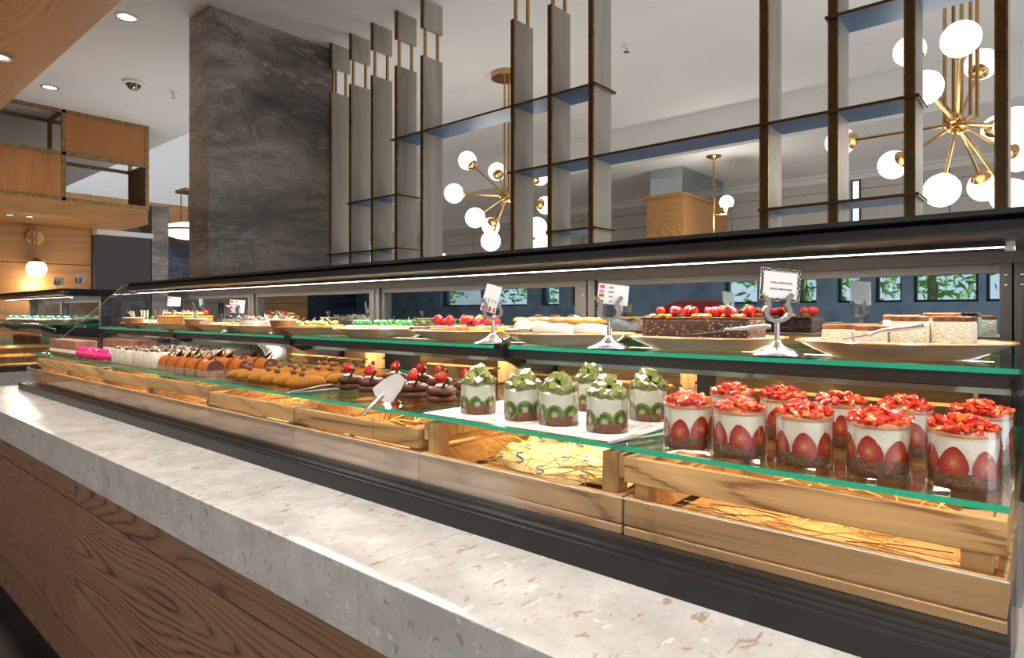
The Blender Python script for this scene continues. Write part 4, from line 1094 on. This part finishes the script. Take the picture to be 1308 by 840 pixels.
for a in [(-.075, -.06, 1.0, 'white cream roll with a caramel end at the left of the third plate'), (.0, -.065, .15, 'white cream roll lying lengthwise at the front of the third plate'), (.085, -.03, .5, 'white cream roll at the right of the third plate, behind the sign'), (-.06, .035, .6, 'white cream roll at the back left of the third plate'), (.035, .035, .3, 'white cream roll at the back right of the third plate')]:
    roll(*a)

# plate 4: caramel nut squares with strawberries
for k, (dx, dy, l) in enumerate([(-.085, -.04, 'leftmost caramel nut square with strawberry'), (-.015, -.055, 'caramel nut square with strawberry at the front middle'), (.06, -.05, 'caramel nut square with strawberry by the tilted sign'), (-.045, .035, 'caramel nut square at the back left, with a strawberry'), (.03, .03, 'caramel nut square at the back middle, with a strawberry'), (.10, .025, 'rightmost caramel nut square with strawberry')]):
    t = thing('caramel_nut_square', l, 'cake', on_plate(3, dx, dy), R.uniform(-.2, .2), 'caramel nut squares with strawberries')
    MB().box(-.03, .03, -.028, .028, 0, .026).build('nut_body', M['gold_nut'], t, smooth=True, bevel=.003)
    MB().lathe([(.014, 0), (.012, .005), (0, .007)], 14, (0, 0, .026)).build('berry_puree', M['purple'], t)
    put_berry(t, (-.006, 0, .044), (R.uniform(-.5, .5) + (pi if k % 2 else .2), .4, R.uniform(0, 6)), 1.2)
    if k % 2 == 0: put_berry(t, (.020, .006, .038), (R.uniform(-.5, .5), .9, 1), .85)

# plate 5: white squares with green candies
ball = MB().sphere((0, 0, 0), .0105, 14, 9).mesh('green_candy', M['candy_green'], smooth=True)
def candy_square(loc, label, mat='candy', n=2, nm='candy_square', grp='white squares with green candies', me=ball):
    t = thing(nm, label, 'cake', loc, R.uniform(-.15, .15), grp)
    MB().box(-.032, .032, -.028, .028, 0, .022).build('square', M['white_cake'], t, smooth=True, bevel=.003)
    for k in range(n): link(me.name.split('.')[0], me, t, (-.015 + .028 * k, R.uniform(-.012, .012), .032))
for dx, dy, l in [(-.09, -.05, 'leftmost white square with green candies on the fifth plate'), (-.02, -.06, 'front middle white square with green candies'), (.05, -.055, 'front right white square with green candies'), (.115, -.005, 'rightmost white square with green candies'), (-.055, .03, 'back left white square with green candies'), (.02, .03, 'back middle white square with green candies')]:
    candy_square(on_plate(4, dx, dy), l)

# plate 6: kiwi tarts
kp = MB().sphere((0, 0, 0), .017, 14, 8, 0, (1.15, .85, .6)).mesh('kiwi_piece', M['kiwi_plain'], smooth=True)
for k, (dx, dy) in enumerate([(-.10, -.04), (-.04, -.07), (.025, -.07), (.09, -.045), (-.07, .02), (0, .01), (.07, .025)]):
    t = thing('kiwi_tart', 'small amber tart topped with green kiwi, ' + ['leftmost in front', 'second from the left in front', 'third from the left in front', 'rightmost in front', 'left at the back', 'middle at the back', 'right at the back'][k], 'tart', on_plate(5, dx, dy), R.uniform(0, 3), 'kiwi tarts on the sixth plate')
    MB().lathe([(.024, 0), (.031, .018), (.029, .020), (0, .019)], 20).build('crust', M['gold_nut'], t, smooth=True)
    link('kiwi_piece', kp, t, (-.004, 0, .027)); 
    if k % 2: MB().lathe([(.012, 0), (.010, .010), (0, .014)], 12, (.014, .006, .019)).build('cream_dollop', M['cream'], t, smooth=True)
    else: link('chocolate_stick', stick_me, t, (.012, .006, .020), (.2, .9, R.uniform(0, 6)))

# plate 7: white cakes with chocolate curls
def curls(t, z, n, w):
    for k in range(n):
        link('chocolate_stick', stick_me, t, (R.uniform(-w, w), R.uniform(-w, w), z), (R.uniform(-.5, .5), R.uniform(.9, 1.35), R.uniform(0, 6)), (.95, .95, .95))
for k, (dx, dy) in enumerate([(-.07, -.05), (.01, -.06), (.085, -.03), (-.03, .03), (.05, .035)]):
    t = thing('chocolate_curl_cake', 'white cake square under dark chocolate curls, ' + ['leftmost in front', 'front middle', 'rightmost in front', 'left at the back', 'right at the back'][k], 'cake', on_plate(6, dx, dy), R.uniform(-.2, .2), 'white cakes with dark chocolate curls')
    MB().box(-.034, .034, -.03, .03, 0, .032).build('square', M['white_cake'], t, smooth=True, bevel=.003)
    curls(t, .034, 9, .018)

# plate 8: amber pastries
for k, (dx, dy) in enumerate([(-.08, -.055), (0, -.065), (.08, -.045), (-.04, .03), (.05, .03)]):
    t = thing('amber_pastry', 'flat amber jelly pastry, ' + ['leftmost in front', 'front middle', 'rightmost in front', 'left at the back', 'right at the back'][k], 'pastry', on_plate(7, dx, dy), R.uniform(-.3, .3), 'amber pastries')
    MB().box(-.034, .034, -.026, .026, 0, .016).build('crust', M['gold_nut'], t, smooth=True, bevel=.003)
    MB().box(-.030, .030, -.022, .022, .016, .021).build('jelly', M['orange'], t, smooth=True, bevel=.002)

# plate 9: tall orange cake
t = thing('orange_fruit_cake', 'tall orange glazed cake topped with kiwi and raspberries', 'cake', on_plate(8, .03, -.03), .05)
MB().box(-.15, .15, -.075, .075, 0, .042).build('cake_body', M['gold_nut'], t, smooth=True, bevel=.006)
MB().box(-.152, .152, -.077, .077, .040, .052).build('jelly_top', M['orange'], t, smooth=True, bevel=.005)
rasp = MB().sphere((0, 0, 0), .012, 10, 7, 0, (1, 1, 1.15), .12, 3).mesh('raspberry', M['berry'], smooth=True)
for k in range(9):
    for j in range(2):
        x = -.13 + .0325 * k; y = -.045 + .085 * j
        if (k + j) % 3: link('kiwi_piece', kp, t, (x, y, .060), (R.uniform(-.3, .3), R.uniform(-.3, .3), R.uniform(0, 3)), (.85, .85, .85))
        else: link('raspberry', rasp, t, (x, y + .01, .064))

# plate 10: small cakes, sticks and candies
for k, (dx, dy) in enumerate([(-.07, -.05), (.01, -.06), (.085, -.035), (-.02, .04)]):
    t = thing('stick_cake', 'small pale cake with upright chocolate sticks, ' + ['leftmost in front', 'front middle', 'rightmost in front', 'at the back'][k], 'cake', on_plate(9, dx, dy), R.uniform(-.2, .2), 'pale cakes with chocolate sticks')
    MB().box(-.034, .034, -.03, .03, 0, .028).build('square', M['white_cake'], t, smooth=True, bevel=.003)
    for j in range(2): link('chocolate_stick', stick_me, t, (-.015 + .03 * j, 0, .028), (R.uniform(-.2, .2), R.uniform(0, .4), 0), (1.2, 1.2, 1.2))
    if k in (1, 2): link('green_candy', ball, t, (0, -.02, .038))

# bowls of coffee cream standing at the front of the shelf
def bowl(x, label, s=1, y=1.262):
    t = thing('coffee_cream_bowl', label, 'dessert bowl', (x, y, US), 0, 'coffee cream bowls on the upper shelf'); t.scale = (s, s, s)
    MB().lathe([(.0345, .0), (.0365, .002), (.0535, .058), (.0525, .059), (.0355, .003)], 40).build('cream_filling', M['panna'], t, smooth=True)
    MB().lathe([(.0535, .0585), (.0555, .0595), (.0555, .0635), (.053, .0635), (.052, .0602), (0, .0604)], 40).build('white_top', M['cream'], t, smooth=True)
    for k in range(3): link('chocolate_stick', stick_me, t, (-.012 + .010 * k, .005, .060), (.3 - .3 * k, -.7, .4), (1.1, 1.1, 1.1))
PB = [(-2.245, 'coffee cream bowl with chocolate sticks nearest to the viewer'), (-3.02, 'coffee cream bowl in front of the tall orange cake'), (-3.80, 'farthest coffee cream bowl, at the left end of the upper shelf')]
for x, l in PB: bowl(x, l, .92)

# ------------------------------------------------------------------ sign stands
stand_foot = MB().lathe([(0, 0), (.047, 0), (.050, .002), (.047, .005), (.030, .011), (.012, .021), (.0058, .030)], 36).mesh('stand_foot', M['steel'], smooth=True)
stem_me = MB().lathe([(.0055, .028), (.0048, .045), (.0048, .072)], 16).mesh('stem', M['steel'], smooth=True)
def horseshoe():
    pts = []; 
    for k in range(17):
        a = math.radians(-38 + 256 * k / 16) + pi
        pts.append((.0215 * math.cos(a), .0225 * math.sin(a) + .0225))
    pts = [(.0245, .060), (.0180, .050)] + [(x, z) for x, z in [(.0215 * math.cos(math.radians(d)), .022 + .0225 * math.sin(math.radians(d))) for d in range(40, -221, -20)]] + [(-.0180, .050), (-.0245, .060)]
    m = MB()
    n = len(pts); vs = []; fs = []
    for i, (x, z) in enumerate(pts):
        a = pts[max(0, i - 1)]; b = pts[min(n - 1, i + 1)]; tx, tz = b[0] - a[0], b[1] - a[1]; l = math.hypot(tx, tz); nx, nz = -tz / l, tx / l
        w = .0068
        for sy in (-.007, .007):
            for sg in (-1, 1): vs.append((x + nx * w * sg * .6, sy, z + nz * w * sg * .6))
    for i in range(n - 1):
        o, p = i * 4, i * 4 + 4
        fs += [(o, o + 1, p + 1, p), (o + 3, o + 2, p + 2, p + 3), (o + 1, o + 3, p + 3, p + 1), (o + 2, o, p, p + 2)]
    fs += [(0, 2, 3, 1), ((n - 1) * 4, (n - 1) * 4 + 1, (n - 1) * 4 + 3, (n - 1) * 4 + 2)]
    m.add(vs, fs)
    m.sphere((.026, 0, .0625), .0052, 10, 6).sphere((-.026, 0, .0625), .0052, 10, 6)
    return m.mesh('horseshoe_clip', M['steel_dark'], smooth=True)
hs_me = horseshoe()
FACE = math.radians(40)        # the signs face the customer walking along the counter
def sign(x, y, label, z=US, s=1.0, yaw=FACE):
    t = thing('sign_stand', label, 'sign stand', (x, y, z), yaw, 'polished steel sign stands'); t.scale = (s, s, s)
    link('stand_foot', stand_foot, t); link('stem', stem_me, t); link('horseshoe_clip', hs_me, t, (0, 0, .068)).scale = (1.08, 1, .80)
    return t
def card(x, y, z, yaw, tilt, w, h, label, cat_name='sign_card'):
    c = thing(cat_name, label, 'sign', (x, y, z), yaw, 'printed cards held by the sign stands')
    c.rotation_euler = (-.10, tilt, yaw)
    MB().box(-w / 2, w / 2, .0, .0012, -h / 2, h / 2).build('card_sheet', M['card'], c)
    return c
def letters(c, txt, size, px, pz, mat='ink', rot=0):
    me = text_mesh(txt, size, M[mat]); o = link('lettering', me, c, (px, -.0006, pz), (pi / 2, 0, 0))
    if rot: o.rotation_euler = (pi / 2, rot, 0)
    return o
def flag(c, px, pz, w, h, kind):
    m = MB()
    def b(x0, x1, z0, z1, k, y=-.0005): m.box(px + x0, px + x1, y, -.0001, pz + z0, pz + z1, k)
    if kind == 'tr':
        b(-w / 2, w / 2, -h / 2, h / 2, 0)
        n = 16
        for ring, (cx, rr, mm, yy) in enumerate(((-.12 * w, .26 * h, 1, -.0007), (-.05 * w, .20 * h, 0, -.0009))):
            m.add([(px + cx + rr * math.cos(2 * pi * k / n), yy, pz + rr * math.sin(2 * pi * k / n)) for k in range(n)], [tuple(range(n))], mm)
        m.add([(px + .17 * w + (.13 if k % 2 == 0 else .05) * h * math.cos(pi * k / 5 + pi), -.0009, pz + (.13 if k % 2 == 0 else .05) * h * math.sin(pi * k / 5)) for k in range(10)], [tuple(range(10))], 1)
        mats = [M['flag_red'], M['card']]
    elif kind == 'uk':
        b(-w / 2, w / 2, -h / 2, h / 2, 0)
        for sg in (-1, 1):
            for ww, k, y in ((.16, 1, -.0006), (.06, 2, -.0007)):
                dx, dz = w / 2, sg * h / 2; l = math.hypot(dx, dz); nx, nz = -dz / l * ww * h, dx / l * ww * h
                m.add([(px - dx + nx, y, pz - dz + nz), (px - dx - nx, y, pz - dz - nz), (px + dx - nx, y, pz + dz - nz), (px + dx + nx, y, pz + dz + nz)], [(0, 1, 2, 3)], k)
        b(-w / 2, w / 2, -.17 * h, .17 * h, 1, -.0008); b(-.1 * w, .1 * w, -h / 2, h / 2, 1, -.0008)
        b(-w / 2, w / 2, -.10 * h, .10 * h, 2, -.0009); b(-.06 * w, .06 * w, -h / 2, h / 2, 2, -.0009)
        mats = [M['flag_blue'], M['card'], M['flag_red']]
    elif kind == 'de':
        for i in range(3): b(-w / 2, w / 2, h / 2 - (i + 1) * h / 3, h / 2 - i * h / 3, i)
        mats = [M['ink'], M['flag_red'], M['flag_gold']]
    else:
        for i in range(3): b(-w / 2, w / 2, h / 2 - (i + 1) * h / 3, h / 2 - i * h / 3, i)
        mats = [M['card'], M['flag_blue'], M['flag_red']]
    return m.build('flag', mats, c)
def flag_card(x, y, z, yaw, tilt, w, h, label, stand_flags=True):
    c = card(x, y, z, yaw, tilt, w, h, label)
    MB().box(-w / 2 - .0012, w / 2 + .0012, .0003, .0009, -h / 2 - .0012, h / 2 + .0012).build('blue_border', M['card_blue'], c)
    fw = w * .17
    for i, (k, tx) in enumerate((('tr', 'PASTA'), ('uk', 'PASTRIES'), ('de', 'TORTE'), ('ru', 'TOPT'))):
        pz = h / 2 - h * (.15 + .235 * i)
        flag(c, -w / 2 + fw * .66, pz, fw, h * .17, k)
        letters(c, ('..........', '............', '........', '......')[i] if False else ('IIIIIIIIII', 'IIIIIIIIIII', 'IIIIIIII', 'IIIIII')[i], h * .11, -w / 2 + fw * 2.5, pz)
    return c

def s_at(px, y): return PX(px, y)
# brownie sign, nearest
x = s_at(992, 1.275)
sign(x, 1.275, 'polished stand holding the black bordered brownie sign')
c = card(x + .002, 1.275 + .011, US + .138, FACE, .10, .078, .064, 'white brownie sign with an ornate black border')
m = MB(); r = random.Random(3)
for sx in range(20):
    for (zz, xx) in ((.0295, None), (-.0295, None)):
        q = -.0365 + .073 * sx / 19; m.sphere((q, -.0008, zz + r.uniform(-.0012, .0012)), .0021, 6, 4, 0, (1, .3, 1))
for sz in range(17):
    for xx in (-.0365, .0365):
        q = -.0295 + .059 * sz / 16; m.sphere((xx + r.uniform(-.0012, .0012), -.0008, q), .0021, 6, 4, 0, (1, .3, 1))
m.box(-.0335, .0335, -.0007, -.0002, .0262, .0268).box(-.0335, .0335, -.0007, -.0002, -.0268, -.0262).box(-.0335, -.0329, -.0007, -.0002, -.0262, .0262).box(.0329, .0335, -.0007, -.0002, -.0262, .0262)
m.build('ornate_border', M['ink'], c)
letters(c, 'SOSLU BROWNIE', .0056, .002, .004)
letters(c, 'SAUCE BROWNIE', .0056, .002, -.0085)
# flags sign
x = s_at(777, 1.265)
sign(x, 1.265, 'polished stand with the white four flag sign, left of the brownie')
flag_card(x + .004, 1.265 + .012, US + .126, FACE, .11, .070, .046, 'white sign with four flags, left of the brownie')
# tilted flags sign
x = s_at(629, 1.265)
sign(x, 1.265, 'polished stand with the card standing on end')
flag_card(x - .018, 1.265 + .012, US + .122, FACE, -1.30, .074, .042, 'white four flag sign turned on end, leaning to the right')
# small ones further left
x = s_at(297, 1.27)
sign(x, 1.27, 'small looking steel sign stand between the two coffee cream bowls', s=.95)
flag_card(x + .006, 1.285, US + .110, FACE, .05, .064, .055, 'white flag card between the two coffee cream bowls')
x = s_at(206, 1.36)
sign(x, 1.585 - .03, 'farthest steel sign stand of the long case, behind the orange cake', s=1.15)
flag_card(x - .30, 1.54, US + .150, FACE, .05, .075, .055, 'farthest white flag card, above the orange cake at the left')
# card at the back of the nearest plate
# ------------------------------------------------------------------ serving tools
def server(p0, p1, label, wid=.05, bl=.45, name='cake_server', up=Vector((0, 0, 1))):
    """a flat steel server from the handle end p0 to the blade tip p1"""
    p0, p1 = Vector(p0), Vector(p1); L_ = (p1 - p0).length; u = (p1 - p0) / L_; s = u.cross(up).normalized(); n = s.cross(u)
    t = thing(name, label, 'serving tool', p0)
    q = lambda a, b, c: u * a * L_ + s * b + n * c
    h = MB(); h.tube([q(0, 0, 0), q(.04, 0, .001), q(.3, 0, .002), q(.5, 0, .004), q(1 - bl, 0, 0)], [.0035, .0055, .0045, .0032, .003], 10)
    h.build('handle', M['steel'], t, smooth=True)
    o = [(1 - bl - .02, -.010), (1 - bl + .05, -wid / 2), (.8, -wid * .40), (.97, -wid * .24), (1.0, -wid * .14), (1.0, wid * .14), (.97, wid * .24), (.8, wid * .40), (1 - bl + .05, wid / 2), (1 - bl - .02, .010)]
    vs = [q(a, b, 0) for a, b in o] + [q(a, b, .0012) for a, b in o]; k = len(o)
    MB().add(vs, [tuple(reversed(range(k))), tuple(range(k, 2 * k))] + [(i, (i + 1) % k, k + (i + 1) % k, k + i) for i in range(k)]).build('blade', M['steel_brushed'], t)
    return t
def tongs(p0, p1, label, w=.018, open_=.012):
    """two flat steel arms joined at p1"""
    p0, p1 = Vector(p0), Vector(p1); L_ = (p1 - p0).length; u = (p1 - p0) / L_; s = u.cross(Vector((0, 0, 1))).normalized(); n = s.cross(u)
    t = thing('serving_tongs', label, 'serving tool', p0)
    for sg in (0, 1):
        pts = [(0, 0), (.25, .25), (.6, .8), (.85, 1), (1, .45)]
        vs = []; fs = []
        for i, (a, b) in enumerate(pts):
            hh = b * open_ * sg + (.0005 if not sg else .0022); ww = w * (.4 + .6 * min(1, a * 2 + .3)) / 2
            for sd in (-1, 1):
                for th in (0, .0012): vs.append(u * a * L_ + s * ww * sd + n * (hh + th))
        for i in range(len(pts) - 1):
            o, p = i * 4, i * 4 + 4
            fs += [(o, o + 2, p + 2, p), (o + 1, p + 1, p + 3, o + 3), (o, p, p + 1, o + 1), (o + 2, o + 3, p + 3, p + 2)]
        fs += [(0, 1, 3, 2), (16, 18, 19, 17)]
        MB().add(vs, fs).build('tong_arm', M['steel_brushed'], t)
    return t
z = LS + .006
server(P3(463, 530, .885) + Vector((0, 0, 0)), P3(512, 480, .995), 'broad steel cake server overhanging the shelf beside the chocolate cakes', .058, .58, up=Vector((.55, -.80, .05)))
a = P3(776, 583, .875); b = P3(852, 538, 1.0); tongs((a.x, a.y, LS + .004), (b.x, 1.06, LS + .006), 'steel tongs lying between the kiwi cups and strawberry cups')
a = P3(366, 507, .885); tongs((a.x, .885, LS + .003), (PX(432, 1.02), 1.02, LS + .006), 'steel tongs lying in front of the chocolate cakes by the eclairs', .016)
a = P3(268, 488, .89); tongs((a.x, .895, LS + .003), (a.x + .13, .945, LS + .004), 'small steel tongs between the caramel slices and the eclairs', .012, .006)
a = P3(112, 468, .89); tongs((PX(115, .90), .90, LS + .003), (PX(134, .92), .925, LS + .004), 'small steel tongs in front of the pink domes', .012, .006)
e = PZ + .026
server((PLX[0] + .060, 1.255, US + .062), (PLX[0] - .072, 1.30, US + .0335), 'silver serving spatula lying across the nearest plate', .02, .35)
server((PLX[1] + .17, 1.335, US + .055), (PLX[1] - .01, 1.30, US + .034), 'silver cake knife resting on the brownie plate rim', .022, .5, 'cake_knife')
server((PLX[2] - .09, 1.243, US + .036), (PLX[2] + .07, 1.262, US + .0355), 'silver knife on the rim of the peach roll plate', .018, .55, 'cake_knife')
server((PLX[3] - .12, 1.268, US + .036), (PLX[3] + .06, 1.262, US + .0355), 'pale handled knife on the rim of the nut square plate', .018, .55, 'cake_knife')
server((PLX[7] + .06, 1.258, US + .036), (PLX[7] + .17, 1.36, US + .0355), 'silver server on the amber pastry plate', .02, .5)

# ------------------------------------------------------------------ the far left display case
for i, (x, l) in enumerate([(-5.72, 'nearest plate in the far left case, with blue candies'), (-6.12, 'second plate in the far left case, with blue and green candies'), (-6.52, 'third plate in the far left case, with white squares'), (-6.92, 'fourth plate in the far left case')]):
    plate(x, 1.40, l)
    for k, (dx, dy) in enumerate([(-.08, -.05), (0, -.065), (.08, -.04), (-.03, .03), (.06, .03)]):
        bl = MB().sphere((0, 0, 0), .013, 12, 8, 0, (1.2, 1, .8)).mesh('blue_candy', M['candy_blue'] if (k + i) % 3 else M['candy_green'], smooth=True)
        candy_square((x + dx, 1.40 + dy, PZ), 'white square with bright candies on the %s plate of the far left case, %s' % (ORD[i], ['front left', 'front middle', 'front right', 'back left', 'back right'][k]), n=2, grp='white squares with blue candies', me=bl)
for k, x in enumerate((-5.60, -5.72, -5.84, -5.96, -6.08)):
    t = thing('caramel_cup_cake', 'caramel topped cup cake, %s from the right in the far left case' % ORD[k], 'cake', (x, 1.22, LS), 0, 'caramel cup cakes in the far left case')
    MB().lathe([(.034, 0), (.040, .045), (.037, .047), (0, .048)], 20).build('cup', M['choc'], t, smooth=True)
    for j in range(7): link('orange_glaze', jel, t, (.022 * math.cos(j * .9), .022 * math.sin(j * .9), .055 + .004 * (j % 2)), (0, 0, j), (1.1, 1.1, 1.1))
for k, x in enumerate((-5.66, -6.22)):
    t = sign(x, 1.50, ['small sign stand on top of the far left case, nearer its end', 'small sign stand on top of the far left case, near the wall lamp'][k], 1.464, .75, FACE)
    card(x, 1.512, 1.464 + .085, FACE, .03, .085, .06, ['white card on top of the far left case, nearer its end', 'white card on top of the far left case, near the wall lamp'][k])
